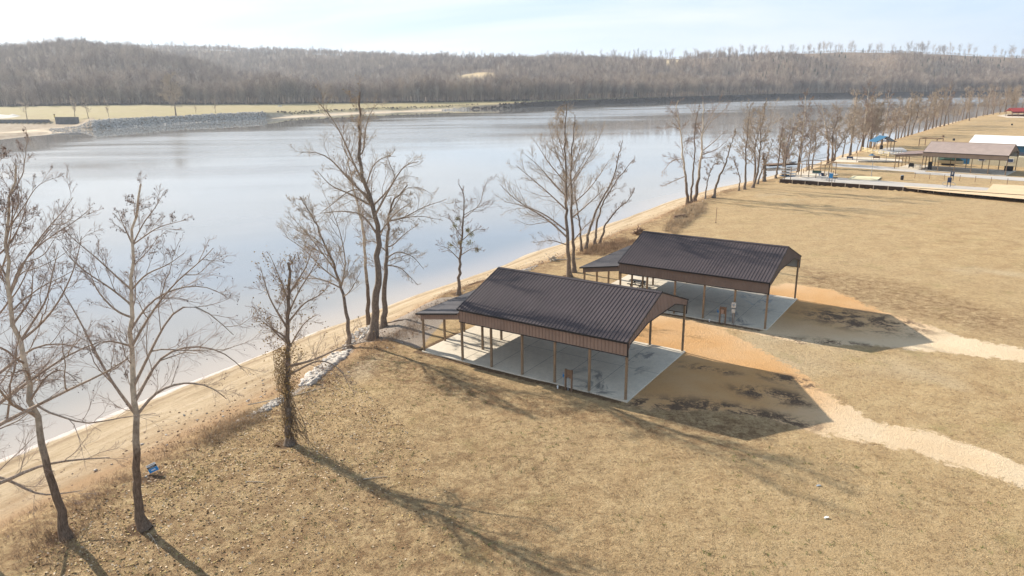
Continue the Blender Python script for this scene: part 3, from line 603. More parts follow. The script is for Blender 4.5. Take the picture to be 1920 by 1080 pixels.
SY = dict(mt=M['syc'], mb=M['sycb'], mw=M['twig'])
heroes = [
 dict(SY, name='sycamore_tree', label='long grey sycamore limbs reaching in over the beach from beyond the left picture edge', seed=1, r=.30, trunk=[(-85, 1010), (-78, 880), (-70, 740), (-55, 600), (-40, 470), (-28, 360), (-20, 270)],
      limbs=[[(-70, 800), (0, 753), (70, 705), (130, 662), (190, 640)], [(-72, 840), (0, 795), (60, 765), (150, 720), (200, 700), (240, 672)], [(-78, 930), (0, 908), (70, 873), (130, 862), (205, 858)], [(-78, 900), (0, 890), (45, 915), (75, 932), (150, 920)],
             [(-70, 760), (0, 700), (60, 650), (110, 640), (160, 655)], [(-40, 520), (10, 470), (40, 420), (50, 380)], [(-45, 560), (0, 520), (20, 450), (25, 380)]], seeds=.08, dens=(6, 5, 3)),
 dict(SY, name='sycamore_tree', label='pale sycamore leaning left in the lower left corner, leftmost trunk standing in the picture', seed=2, r=.25, trunk=[(125, 1008), (112, 960), (95, 900), (80, 840), (62, 760), (48, 690), (38, 640), (22, 600), (10, 550), (12, 490), (12, 430), (20, 370), (30, 310)],
      limbs=[[(38, 640), (53, 628), (82, 605), (115, 560), (128, 530), (143, 497), (153, 443)], [(10, 545), (50, 480), (97, 417), (127, 390), (137, 370)], [(16, 560), (33, 500), (83, 450), (140, 417), (173, 388)], [(12, 460), (20, 417), (37, 383), (30, 333)],
             [(12, 440), (40, 395), (70, 345), (98, 335)], [(38, 640), (90, 560), (100, 500), (110, 470)], [(60, 755), (90, 700), (120, 690), (150, 720)], [(14, 520), (-20, 460), (-40, 400)], [(30, 620), (60, 560), (62, 500)]], seeds=.15, dens=(6, 5, 3)),
 dict(SY, name='sycamore_tree', label='tall sycamore hung with dark seed balls, its trunk beside the blue yard sign', seed=3, r=.26, trunk=[(272, 990), (262, 960), (258, 930), (257, 860), (254, 790), (248, 720), (246, 660), (245, 600), (243, 560), (247, 500), (250, 450), (256, 400), (264, 345)],
      limbs=[[(245, 610), (221, 587), (190, 556), (178, 538), (165, 500)], [(243, 575), (209, 541), (184, 525), (160, 510), (135, 489), (118, 465)], [(244, 545), (212, 513), (181, 483), (157, 464), (138, 449), (120, 430)],
             [(247, 615), (273, 574), (303, 550), (346, 536), (389, 535), (425, 556)], [(250, 640), (279, 593), (315, 544), (346, 513), (383, 486), (400, 465)], [(245, 538), (273, 513), (315, 497), (346, 474)],
             [(248, 730), (285, 654), (309, 605), (340, 565), (380, 571), (413, 605), (438, 628)], [(250, 745), (303, 660), (370, 645), (425, 660), (458, 695)], [(252, 775), (290, 735), (340, 715), (395, 722), (425, 748)],
             [(249, 775), (207, 714), (174, 651), (150, 600), (125, 560), (112, 535)], [(250, 460), (235, 430), (220, 394)], [(250, 455), (270, 415), (291, 391), (309, 357)], [(250, 470), (275, 440), (297, 425), (350, 412)],
             [(246, 660), (215, 640), (190, 640), (160, 665)]], auto=(5, .35, .95, .25, 40, .1, .05), seeds=.16, dens=(6, 6, 3), twig_r=.007),
 dict(label='broken-topped bare tree wrapped in brown vines, alone on the grass left of the pavilions', seed=4, r=.27, tend=.3, trunk=[(543, 832), (540, 770), (540, 700), (540, 640), (541, 580), (541, 530), (540, 492)],
      limbs=[[(541, 592), (560, 545), (590, 500), (602, 468)], [(541, 605), (572, 565), (600, 555), (618, 535)], [(540, 620), (505, 560), (488, 500)], [(540, 655), (505, 612), (478, 592)], [(541, 560), (520, 510), (506, 478)], [(541, 548), (575, 500), (588, 458)],
             [(541, 690), (590, 675), (640, 650), (690, 640)], [(541, 700), (600, 672), (640, 690), (655, 725)], [(541, 660), (560, 620), (575, 600), (595, 590)], [(541, 640), (520, 620), (505, 640)]], auto=(8, .35, .97, .30, 40, .10, .06), dens=(6, 5, 3), leaves=(1300, .22, M['leaf'], 'tips'), mt=M['bark'], twig_r=.008),
 dict(label='slender dark bare tree leaning left, on the gravel left of the biggest trunk', seed=5, r=.24, trunk=[(655, 634), (650, 590), (645, 555), (637, 528), (628, 500), (615, 470), (600, 440), (582, 400), (562, 368)],
      limbs=[[(637, 530), (600, 500), (575, 470), (545, 450), (530, 440)], [(640, 540), (650, 500), (640, 440), (625, 400), (612, 372)], [(628, 505), (590, 455), (560, 420), (540, 400)], [(640, 545), (610, 525), (580, 520), (550, 530)]], auto=(12, .3, .97, .38, 45, .12, .03), dens=(8, 7, 5), mw=M['twigl']),
 dict(label='biggest bare riverside tree, thick trunk dividing into tall leaders above the river', seed=6, r=.46, trunk=[(697, 627), (701, 590), (706, 540), (709, 494), (709, 447), (706, 411), (700, 381), (682, 346), (676, 298), (675, 240), (675, 172)],
      limbs=[[(698, 378), (679, 358), (647, 331), (629, 304), (602, 284), (562, 285)], [(682, 350), (670, 322), (644, 260), (629, 230), (611, 204), (588, 184)], [(703, 395), (730, 355), (744, 328), (730, 310), (725, 290)], [(703, 400), (735, 345), (759, 307), (785, 303)],
             [(686, 352), (688, 343), (700, 307), (721, 293), (742, 293)], [(677, 300), (682, 290), (685, 239), (697, 204), (713, 190)], [(702, 390), (650, 360), (620, 350), (595, 320)], [(704, 400), (690, 360), (660, 350), (640, 370), (600, 400)], [(708, 440), (740, 400), (770, 380)], [(708, 440), (680, 400), (640, 395), (600, 400)]],
      auto=(12, .38, .97, .26, 45, .14, .04), dens=(8, 6, 4), wig=.2, mw=M['twigl'], mt=M['bark'], leaves=(500, .15, M['leaf'], 'tips')),
 dict(label='knotty bare tree just right of the biggest trunk, one heavy limb stretched right', seed=7, r=.36, trunk=[(718, 602), (721, 570), (724, 520), (724, 480), (725, 447), (727, 410), (730, 388), (744, 367), (764, 347)],
      limbs=[[(726, 415), (759, 408), (795, 387), (820, 380), (838, 373)], [(726, 412), (770, 406), (795, 405), (818, 411)], [(725, 460), (733, 464), (759, 438), (782, 422)], [(729, 400), (750, 370), (760, 350), (790, 350), (810, 365)], [(724, 480), (745, 470), (775, 480), (795, 505)], [(724, 500), (750, 500), (780, 530)], [(724, 470), (700, 450), (670, 460)]], auto=(12, .35, .95, .3, 50, .14, .0), dens=(7, 6, 4), wig=.2, mw=M['twigl']),
 dict(SY, name='sycamore_tree', label='pale smooth sycamore trunk standing behind the biggest tree at the water', seed=8, r=.26, z=-.8, trunk=[(692, 592), (688, 540), (686, 490), (684, 440), (672, 390), (660, 340), (650, 290), (640, 250)], auto=(12, .35, .97, .25, 38, .1, .05), dens=(6, 5, 3)),
 dict(label='small bare tree with clumps of mistletoe beside the left corner of the nearest pavilion', seed=9, r=.23, trunk=[(860, 552), (861, 510), (864, 470), (867, 435), (870, 405), (870, 385), (870, 358), (860, 345)],
      limbs=[[(869, 412), (885, 397), (902, 382), (905, 360), (915, 335)], [(872, 400), (902, 385), (915, 383), (930, 382)], [(865, 445), (855, 430), (847, 412), (830, 405)], [(869, 398), (858, 388), (853, 380)], [(863, 490), (840, 465), (820, 460)], [(864, 480), (885, 465), (905, 470)], [(865, 455), (890, 430), (910, 430)]],
      auto=(7, .35, .95, .28, 48, .13, .02), dens=(6, 6, 3), clumps=[((858, 410), .28), ((853, 423), .3), ((884, 440), .3), ((877, 432), .2), ((880, 455), .35), ((845, 460), .3), ((862, 455), .3), ((895, 468), .25)]),
 dict(label='tall fan-shaped bare tree, left of the twin trunks behind the nearest pavilion', seed=10, r=.30, trunk=[(1068, 519), (1065, 470), (1063, 420), (1062, 370), (1061, 320), (1060, 260), (1062, 195)],
      limbs=[[(1063, 445), (1030, 413), (997, 393), (963, 373), (937, 345)], [(1063, 430), (1020, 400), (980, 385), (945, 378)], [(1063, 395), (1030, 363), (1000, 337), (967, 310)], [(1062, 345), (1030, 307), (1000, 260)], [(1062, 375), (1035, 340), (1010, 310), (985, 290)], [(1062, 330), (1040, 280), (1030, 235)], [(1063, 455), (1035, 450), (1000, 455)], [(1062, 350), (1090, 310), (1110, 270)], [(1061, 300), (1045, 250), (1042, 210)]],
      auto=(12, .35, .95, .28, 34, .06, .05), dens=(9, 7, 4), mw=M['twigl'], mb=M['sycb'], mt=M['bark'], wig=.09, leaves=(500, .1, M['leaf'], 'tips')),
 dict(label='tall bare tree, right of the twin trunks behind the nearest pavilion', seed=11, r=.27, trunk=[(1076, 510), (1074, 450), (1072, 400), (1071, 340), (1073, 280), (1078, 215)],
      limbs=[[(1073, 415), (1100, 385), (1120, 367), (1135, 350)], [(1073, 385), (1100, 360), (1120, 335), (1142, 300)], [(1072, 350), (1095, 310), (1120, 270), (1130, 240)], [(1072, 330), (1088, 280), (1100, 235)], [(1074, 450), (1100, 420), (1125, 405)]], auto=(12, .4, .95, .26, 34, .06, .05), dens=(8, 7, 4), mw=M['twigl'], mb=M['sycb'], wig=.09),
 dict(label='bare tree in the slanting clump behind the pavilions, tallest stem of the clump', seed=12, r=.26, trunk=[(1098, 466), (1102, 440), (1120, 388), (1138, 360), (1150, 335), (1160, 290), (1168, 263)], auto=(9, .4, .95, .3, 36, .1, .04), dens=(6, 6, 3)),
 dict(label='leaning stem in the middle of the slanting clump behind the pavilions', seed=13, r=.22, trunk=[(1116, 458), (1118, 420), (1130, 380), (1158, 335), (1188, 300)], auto=(8, .4, .95, .3, 40, .12, .04), dens=(6, 6, 3)),
 dict(label='lowest stem of the slanting clump, bent far to the right over the beach', seed=14, r=.22, trunk=[(1124, 456), (1135, 420), (1160, 390), (1182, 372), (1190, 352)], auto=(7, .4, .95, .34, 45, .12, .03), dens=(6, 6, 3)),
 dict(label='slim upright stem at the left of the slanting clump behind the twin trunks', seed=15, r=.2, trunk=[(1090, 470), (1088, 430), (1083, 390), (1075, 350), (1080, 310)], auto=(9, .35, .95, .32, 42, .1, .03), dens=(6, 6, 3), mw=M['twigl']),
 dict(SY, name='sycamore_tree', label='white-topped sycamore, first of the upright trunks where the bank bends right', seed=16, r=.36, trunk=[(1290, 373), (1285, 330), (1280, 290), (1277, 250), (1272, 225), (1266, 200), (1272, 188)], limbs=[[(1277, 245), (1255, 235), (1235, 245)], [(1281, 300), (1260, 300), (1240, 325)], [(1283, 330), (1262, 340), (1240, 350)], [(1274, 232), (1262, 215), (1255, 200)]], auto=(10, .3, .95, .26, 48, .12, .0), dens=(6, 5, 3), twig_r=.014),
 dict(label='narrow dark upright bare tree between the two pale sycamores at the bend', seed=17, r=.28, trunk=[(1296, 371), (1299, 330), (1303, 290), (1302, 250), (1308, 215), (1312, 195)], auto=(10, .4, .97, .22, 34, .1, .04), dens=(5, 5, 3), twig_r=.014),
 dict(SY, name='sycamore_tree', label='tall thick sycamore at the bend with pale spreading upper limbs', seed=18, r=.42, trunk=[(1303, 369), (1309, 340), (1315, 290), (1317, 250), (1319, 215), (1318, 190)], limbs=[[(1316, 285), (1340, 265), (1360, 245)], [(1317, 255), (1335, 225), (1365, 200)], [(1318, 240), (1340, 205), (1355, 188)], [(1316, 290), (1345, 280), (1365, 262)], [(1317, 250), (1302, 220), (1290, 195)], [(1315, 300), (1340, 295), (1355, 280)]], auto=(9, .3, .95, .24, 45, .1, .03), dens=(6, 5, 3), twig_r=.014),
 dict(label='small gnarled bare tree between the thick sycamore and the left-curving tree', seed=19, r=.2, trunk=[(1322, 372), (1325, 350), (1330, 325), (1338, 310), (1340, 300)], auto=(8, .4, .97, .5, 55, .18, .0), dens=(6, 5, 3), twig_r=.014),
 dict(label='curving bare tree bent to the right with a round crown, near the brush patch', seed=20, r=.33, trunk=[(1338, 371), (1342, 350), (1352, 325), (1364, 300), (1368, 280), (1375, 262), (1380, 245)], auto=(12, .4, .97, .34, 50, .15, .0), dens=(7, 6, 4), twig_r=.014, mw=M['twigl']),
 dict(label='slim bare tree forked low, right of the curving tree', seed=21, r=.2, trunk=[(1385, 357), (1388, 335), (1380, 310), (1372, 290)], auto=(8, .4, .95, .4, 45, .12, .02), dens=(5, 5, 3), twig_r=.015),
 dict(label='tall bare tree with a dense brown crown in the middle of the bank row', seed=22, r=.3, trunk=[(1396, 355), (1398, 320), (1399, 285), (1402, 240), (1408, 195)], auto=(14, .25, .97, .28, 40, .12, .03), dens=(7, 6, 4), twig_r=.015, mw=M['twigl']),
 dict(label='tall forked bare tree with upswept limbs, right of the dense brown crown', seed=23, r=.32, trunk=[(1411, 352), (1420, 325), (1425, 290), (1427, 240), (1437, 190)], limbs=[[(1424, 290), (1410, 240), (1400, 195)], [(1425, 270), (1445, 230), (1455, 190)]], auto=(14, .25, .97, .26, 38, .1, .04), dens=(7, 6, 4), twig_r=.015, mw=M['twigl']),
 dict(label='leaning bare tree close behind the upswept forked one', seed=24, r=.27, trunk=[(1420, 345), (1428, 322), (1438, 295), (1450, 262)], auto=(12, .25, .97, .34, 44, .12, .02), dens=(6, 6, 3), twig_r=.015, mw=M['twigl']),
 dict(label='short thick broken trunk sprouting thin shoots, left of the deck corner', seed=25, r=.5, tend=.6, trunk=[(1433, 340), (1434, 320), (1433, 303), (1432, 292)], auto=(12, .5, 1., .8, 35, .1, .05), dens=(5, 5, 3), twig_r=.015),
 dict(label='pale forked bare tree standing just left of the kayak rack', seed=26, r=.28, trunk=[(1455, 334), (1459, 305), (1463, 275), (1466, 245), (1470, 225)], auto=(12, .25, .97, .3, 42, .12, .02), dens=(6, 6, 3), twig_r=.015),
 dict(label='bare tree with drooping twigs and mistletoe, behind the kayak rack', seed=27, r=.3, trunk=[(1473, 327), (1472, 305), (1474, 285), (1479, 262), (1482, 240)], auto=(12, .3, .97, .36, 55, .15, -.03), dens=(6, 6, 3), twig_r=.015, clumps=[((1484, 275), .5), ((1470, 262), .45), ((1488, 288), .4)]),
 dict(SY, name='sycamore_tree', label='white-limbed sycamore at the foot of the dock gangway', seed=28, r=.42, trunk=[(1553, 300), (1554, 275), (1549, 245), (1545, 220), (1540, 195)], limbs=[[(1552, 262), (1535, 245), (1520, 235)], [(1547, 235), (1560, 210), (1580, 190)], [(1546, 225), (1532, 200), (1525, 188)]], auto=(9, .3, .95, .26, 45, .12, .02), dens=(6, 5, 3), twig_r=.018),
 dict(label='dark forked bare tree leaning right beside the white-limbed sycamore', seed=29, r=.3, trunk=[(1561, 302), (1567, 285), (1580, 262), (1595, 235)], limbs=[[(1563, 295), (1560, 272), (1568, 250)]], auto=(12, .3, .95, .36, 48, .14, .0), dens=(6, 6, 3), twig_r=.018, mw=M['twigl'], clumps=[((1577, 225), .5)]),
]
for h_ in heroes: hero(h_)

# vine mass on the broken-topped tree
def vine_mass():
    rng = np.random.default_rng(5); b = at(543, 832); Y = b[1]
    root = [o for o in bpy.data.objects if o.get('label', '').startswith('broken-topped')][0]; off = np.array(root.location)
    P = []; 
    for k in range(150):
        f0 = rng.uniform(0, .75); z0 = f0*7.0; a = rng.uniform(0, 6.28); pts = []; rad = rng.uniform(.22, .5)
        for j in range(8):
            a += rng.normal()*.45; z0 += rng.uniform(-.05, .42); pts.append((b[0]+math.cos(a)*rad*rng.uniform(.7, 1.2) + .45*(rng.uniform() < .2), b[1]+math.sin(a)*rad, .1+z0))
        P.append(resample(pts, 10))
    for k in range(34):      # tangle of dead stems hanging at the right-hand side near the foot
        x0, z0 = rng.uniform(.2, 1.5), rng.uniform(1.4, 4.2)*(1 if k % 2 else .8); pts = [(b[0]+.2, b[1]+rng.normal()*.3, z0)]
        for j in range(5): pts.append((b[0]+.2+x0*(j+1)/5+rng.normal()*.12, b[1]+rng.normal()*.35, max(.03, z0-(z0)*((j+1)/5)**1.5*rng.uniform(.6, 1.1))))
        P.append(resample(pts, 10))
    P = np.array(P)-off; tube_obj('vines', [(P, np.full(P.shape[:2], .013), 3)], M['vine'], root)
    n = 3000; f = rng.uniform(0, 1, n)**.8; f = f[vnoise(f*11, f*0+3, 7)+rng.uniform(-.25, .25, n) > .42]; n = len(f); c = np.stack([b[0]+rng.normal(size=n)*(.18+.30*vnoise(f*7, f*0, 2))+.2*(f > .3), b[1]+rng.normal(size=n)*.33, .5+f*7.2], 1)-off
    leaf_cloud('vine_leaves', c, rng.uniform(.03, .075, n), M['leaf'], root, rng)
vine_mass()

# ------------------------------------------------------------------ trees of the bank further up the river: three kinds, copied
def proto_tree(seed, ht, r, n1, l1, ang, dens, tw, mt, mb, mw, lean=.0):
    rng = np.random.default_rng(seed); root = empty('bare_tree')
    a = rng.uniform(0, 6.28); TP = resample([(0, 0, -.3), (lean*.1, 0, ht*.2), (lean*.4+rng.normal()*.3, rng.normal()*.3, ht*.5), (lean+rng.normal()*.5, rng.normal()*.5, ht*.8), (lean*1.2, 0, ht)], 20); TR = taperr(r, 20, .12)
    TP0, TR0 = TP[None], TR[None]
    Q, Rr = grow(rng, TP0, TR0, n1, .22, .97, l1, ang, 10, .12, .04, .016, labs=np.array([[ht]]), fall=.65)
    Q2, R2 = grow(rng, Q, Rr, dens[0], .15, .98, .45, 42, 6, .14, .03, .013); Q3, R3 = grow(rng, Q2, R2, dens[1], .1, 1, .5, 40, 5, .14, .02, .012)
    R2 = np.maximum(R2, tw*1.4); R3 = np.maximum(R3, tw)
    Q4, R4 = grow(rng, Q3, R3, dens[2], .2, 1, .6, 38, 3, .14, .02, .012); R4 = np.clip(R4, tw*.7, None)
    tube_obj('trunk', [(TP0, TR0, 8)], mt, root); tube_obj('branches', [(Q, Rr, 5), (Q2, R2, 3)], mb, root); tube_obj('twigs', [(Q3, R3, 3), (Q4, R4, 3)], mw, root)
    return root
def copy_tree(o, parent=None):
    c = o.copy(); col.objects.link(c); c.parent = parent
    for ch in o.children: copy_tree(ch, c)
    return c
def bank_trees():
    rng = random.Random(8)
    protos = [proto_tree(101, 17, .34, 20, .42, 46, (9, 7, 5), .022, M['bark'], M['branch'], M['twigl']), proto_tree(102, 15, .30, 19, .48, 52, (9, 7, 5), .022, M['bark'], M['branch'], M['twigl'], 3.0),
              proto_tree(103, 19, .36, 18, .38, 42, (9, 7, 5), .022, M['syc'], M['sycb'], M['twig'])]
    used = [False]*3; spots = []
    for (px, py) in [(1594, 291), (1606, 282), (1618, 278), (1626, 279), (1633, 277), (1640, 275), (1667, 262), (1679, 259), (1684, 258), (1696, 257), (1702, 255), (1709, 254), (1722, 250), (1736, 245), (1740, 243), (1748, 242), (1755, 240), (1762, 239), (1770, 238),
                     (1778, 236), (1786, 233), (1797, 228), (1804, 227), (1811, 225), (1817, 228), (1830, 221), (1843, 218), (1851, 216), (1862, 215), (1874, 214), (1884, 211), (1893, 209), (1905, 208), (1916, 206)]:
        spots.append(at(px, py, 0)[:2])
    for k in range(26):
        i = rng.uniform(12.2, 21.6); a, b = NEAR[int(i)], NEAR[int(i)+1]; d = (b-a)/np.linalg.norm(b-a); spots.append(a+(b-a)*(i-int(i)) + np.array([d[1], -d[0]])*rng.uniform(3, 9))
    for k in range(30):
        i = rng.uniform(20.5, 22.3); a, b = NEAR[int(i)], NEAR[int(i)+1]; d = (b-a)/np.linalg.norm(b-a); spots.append(a+(b-a)*(i-int(i)) + np.array([d[1], -d[0]])*rng.uniform(4, 30))
    for i, p in enumerate(spots):
        k = [0, 1, 0, 2, 1][i % 5]; o = protos[k] if not used[k] else copy_tree(protos[k]); used[k] = True
        s = rng.uniform(.7, 1.18); o.location = (p[0], p[1], float(near_h(p[0], p[1]))-.1); o.rotation_euler = (0, 0, rng.uniform(0, 6.28)); o.scale = (s*rng.uniform(.85, 1.1), s*rng.uniform(.85, 1.1), s)
        tag(o, ['upright brown bare tree in the riverside row beyond the blue-roofed gazebo', 'leaning brown bare tree in the riverside row beyond the blue-roofed gazebo', 'pale-barked bare tree in the riverside row beyond the blue-roofed gazebo'][k], 'tree', 'bare trees lining the bank up the river')
bank_trees()

# ------------------------------------------------------------------ far woods
def far_proto(seed, ht, dark=False):
    rng = np.random.default_rng(seed); TP = resample([(0, 0, -1), (0, 0, ht*.25), (rng.normal()*.5, rng.normal()*.5, ht*.5), (rng.normal(), rng.normal(), ht*.8)], 6)[None]; TR = (.26*np.linspace(1, .2, 6))[None]
    Q, Rr = grow(rng, TP, TR, 17, .30, .99, .44, 40, 4, .14, .10, .014, labs=np.array([[ht]]), fall=.45)
    Q2, R2 = grow(rng, Q, Rr, 9, .12, 1, .5, 42, 3, .15, .04, .018); R2 = np.maximum(R2, .04); Rr = np.maximum(Rr, .07)
    V1, F1 = tubes(TP, TR, 4); V2, F2 = tubes(Q, Rr, 3); lv = [(V1, F1), (V2, F2+len(V1))]
    b = len(V1)+len(V2)
    # twigs as thin slivers
    B = Q2.reshape(-1, 3, 3); n = len(B); w = rng.normal(size=(n, 3)); w = w/np.linalg.norm(w, axis=1)[:, None]*.06
    e = rng.normal(size=(n, 3))*.7 + (B[:, 2]-B[:, 0])*.8; e[:, 2] += .4
    V3 = np.stack([B[:, 0]-w, B[:, 0]+w, B[:, 2]], 1).reshape(-1, 3); V4 = np.stack([B[:, 1]-w*.8, B[:, 1]+w*.8, B[:, 1]+e], 1).reshape(-1, 3)
    e2 = rng.normal(size=(n, 3))*.9; e2[:, 2] += .3; V5 = np.stack([B[:, 2]-w*.7, B[:, 2]+w*.7, B[:, 2]+e2], 1).reshape(-1, 3)
    T = np.arange(n*9).reshape(-1, 3)+b; V = np.concatenate([V1, V2, V3, V4, V5]); me_q = np.concatenate([F1, F2+len(V1)])
    return V, [me_q, T]
def conifer(seed, ht, mat, name):
    rng = np.random.default_rng(seed); n = 900; f = rng.uniform(.06, 1, n)**.9; r = (1-f)*ht*.24*rng.uniform(.3, 1, n)+.1; a = rng.uniform(0, 6.28, n)
    c = np.stack([np.cos(a)*r, np.sin(a)*r, f*ht], 1); o = leaf_cloud(name, c, rng.uniform(.25, .6, n), mat, None, rng, None); return o
PROT = []
pc = bpy.data.collections.new('wood kinds')
for i in range(7):
    V, P = far_proto(300+i, 17+i % 4*1.6); o = mesh_np('far_tree_kind', V, P, M['fartree']); col.objects.unlink(o); pc.objects.link(o); PROT.append(o)
def scatter(name, pts, scl, coll, label, cat, kind='stuff'):
    me = bpy.data.meshes.new(name); me.vertices.add(len(pts)); me.vertices.foreach_set('co', np.asarray(pts, np.float32).ravel())
    a = me.attributes.new('sc', 'FLOAT', 'POINT'); a.data.foreach_set('value', np.asarray(scl, np.float32)); o = bpy.data.objects.new(name, me); col.objects.link(o)
    g = bpy.data.node_groups.new(name, 'GeometryNodeTree'); g.interface.new_socket('Geometry', in_out='INPUT', socket_type='NodeSocketGeometry'); g.interface.new_socket('Geometry', in_out='OUTPUT', socket_type='NodeSocketGeometry')
    N = g.nodes; L = g.links; gi = N.new('NodeGroupInput'); go = N.new('NodeGroupOutput'); m2p = N.new('GeometryNodeMeshToPoints'); iop = N.new('GeometryNodeInstanceOnPoints')
    ci = N.new('GeometryNodeCollectionInfo'); ci.inputs[0].default_value = coll; ci.inputs[1].default_value = True; ci.inputs[2].default_value = True
    rv = N.new('FunctionNodeRandomValue'); rv.data_type = 'FLOAT_VECTOR'; rv.inputs[0].default_value = (-.03, -.03, 0); rv.inputs[1].default_value = (.03, .03, 6.28)
    na = N.new('GeometryNodeInputNamedAttribute'); na.data_type = 'FLOAT'; na.inputs[0].default_value = 'sc'
    ri = N.new('FunctionNodeRandomValue'); ri.data_type = 'INT'; ri.inputs[4].default_value = 0; ri.inputs[5].default_value = len(coll.objects)-1
    L.new(gi.outputs[0], m2p.inputs[0]); L.new(m2p.outputs[0], iop.inputs['Points']); L.new(ci.outputs[0], iop.inputs['Instance']); iop.inputs['Pick Instance'].default_value = True
    L.new(ri.outputs[2], iop.inputs['Instance Index']); L.new(rv.outputs[0], iop.inputs['Rotation']); L.new(na.outputs[0], iop.inputs['Scale']); L.new(iop.outputs[0], go.inputs[0])
    md = o.modifiers.new('wood', 'NODES'); md.node_group = g; tag(o, label, cat, kind=kind); return o
def far_woods():
    rng = np.random.default_rng(3); n = 200000
    T = rng.uniform(-1.15, 1.0, n); D = np.sqrt(rng.uniform(700**2, 2420**2, n)); X = T*D
    e = np.interp(T, ET, ED); ah = np.interp(T, AT, AH); bd = np.interp(T, BT, BD)
    keep = (D > e+2) & (D < bd+50) & (D > 0) & (rng.uniform(size=n) < np.where(D < e+80, 1.0, np.interp(D, [800, 1400, 2300], [.55, .34, .25])))
    for (tt, dd, wt, wd) in CLEAR: keep &= np.hypot((T-tt)/wt, (D-dd)/wd) > 1
    keep &= (D < bd-25) | (rng.uniform(size=n) < .12)
    T, D, X = T[keep], D[keep], X[keep]; Z = far_h(X, D); sc_ = rng.uniform(.75, 1.3, len(T))*np.where(D < np.interp(T, ET, ED)+70, 1.22, 1)*np.interp(T, [-.4, -.3, .1, .3], [.95, 1.1, 1.1, .85])
    up = sst(-330, -120, D-np.interp(T, BT, BD))*np.interp(T, px2t([180, 240, 480, 700, 860]), [0, .8, .6, .55, 1]); lowf = .75+.5*vnoise(X/60, D/60, 41); sc_ = sc_*lowf*(1-.62*up)
    scatter('forest', np.stack([X, D, Z], 1), sc_, pc, 'grey-brown leafless woods covering the far hills', 'forest')
    # single trees: on the ridges against the sky, and along the front edge of the woods
    i = 0; r2 = random.Random(4)
    for k in range(290):
        px = r2.uniform(225, 1935) if k < 270 else r2.uniform(0, 225); t = float(px2t(px)); d = float(np.interp(t, BT, BD)) + r2.uniform(-18, 22)
        if px < 225: d = 1380+r2.uniform(-20, 10)
        x = t*d; o = bpy.data.objects.new('ridge_tree', PROT[i % 7].data); col.objects.link(o); i += 1; s = r2.uniform(.8, 1.4); s *= float(np.interp(px, [700, 1300, 1920], [.95, 1.1, 1.25]))
        o.location = (x, d, float(far_h(np.array([x]), np.array([d]))[0])-.5); o.scale = (s, s, s); o.rotation_euler = (0, 0, r2.uniform(0, 6.28))
        tag(o, 'leafless tree standing against the sky on the skyline of the far hills', 'tree', 'bare trees on the skyline ridge')
    for k in range(110):
        px = r2.uniform(560, 1500); t = float(px2t(px)); d = float(np.interp(t, ET, ED)) + r2.uniform(-1, 6); x = t*d
        o = bpy.data.objects.new('woodland_tree', PROT[i % 7].data); col.objects.link(o); i += 1; s = r2.uniform(1.0, 1.45)
        o.location = (x, d, float(far_h(np.array([x]), np.array([d]))[0])); o.scale = (s*.85, s*.85, s); o.rotation_euler = (0, 0, r2.uniform(0, 6.28))
        tag(o, 'leafless tree in the front row of the woods across the river', 'tree', 'front row of the woods across the river')
far_woods()
def far_lone():
    L = [(330, 216, 33, 'wide bare tree standing alone on the stone bank across the river'), (50, 218, 22, 'bare tree by the pale sand heap across the river, leftmost on that bank'), (140, 215, 22, 'bare tree rising behind the sheet-pile block across the river'),
         (165, 218, 20, 'slim bare tree just right of the sheet-pile block across the river'), (202, 206, 13, 'thin young tree in the yellow field across the river, left of the wide lone tree'), (404, 211, 15, 'thin young tree in the yellow field across the river, right of the wide lone tree'), (367, 209, 10, 'smallest sapling in the yellow field across the river')]
    kinds = [proto_tree(401, 20, .42, 30, .50, 54, (11, 8, 5), .035, M['bark'], M['twigl'], M['twigl']), proto_tree(402, 16, .25, 18, .30, 44, (6, 5, 3), .04, M['bark'], M['twigl'], M['twigl'])]
    for i, (px, py, h_, lb) in enumerate(L):
        o = kinds[0] if i == 0 else (kinds[1] if i == 1 else copy_tree(kinds[1])); z = 3.0; p = at(px, py, z)
        z = float(far_h(np.array([p[0]]), np.array([p[1]]))[0]); p = at(px, py, z); o.location = (p[0], p[1], float(far_h(np.array([p[0]]), np.array([p[1]]))[0])-.3)
        s = h_/(20 if i == 0 else 16); o.scale = (s, s, s); o.rotation_euler = (0, 0, i*1.7); tag(o, lb, 'tree', 'lone trees across the river')
far_lone()
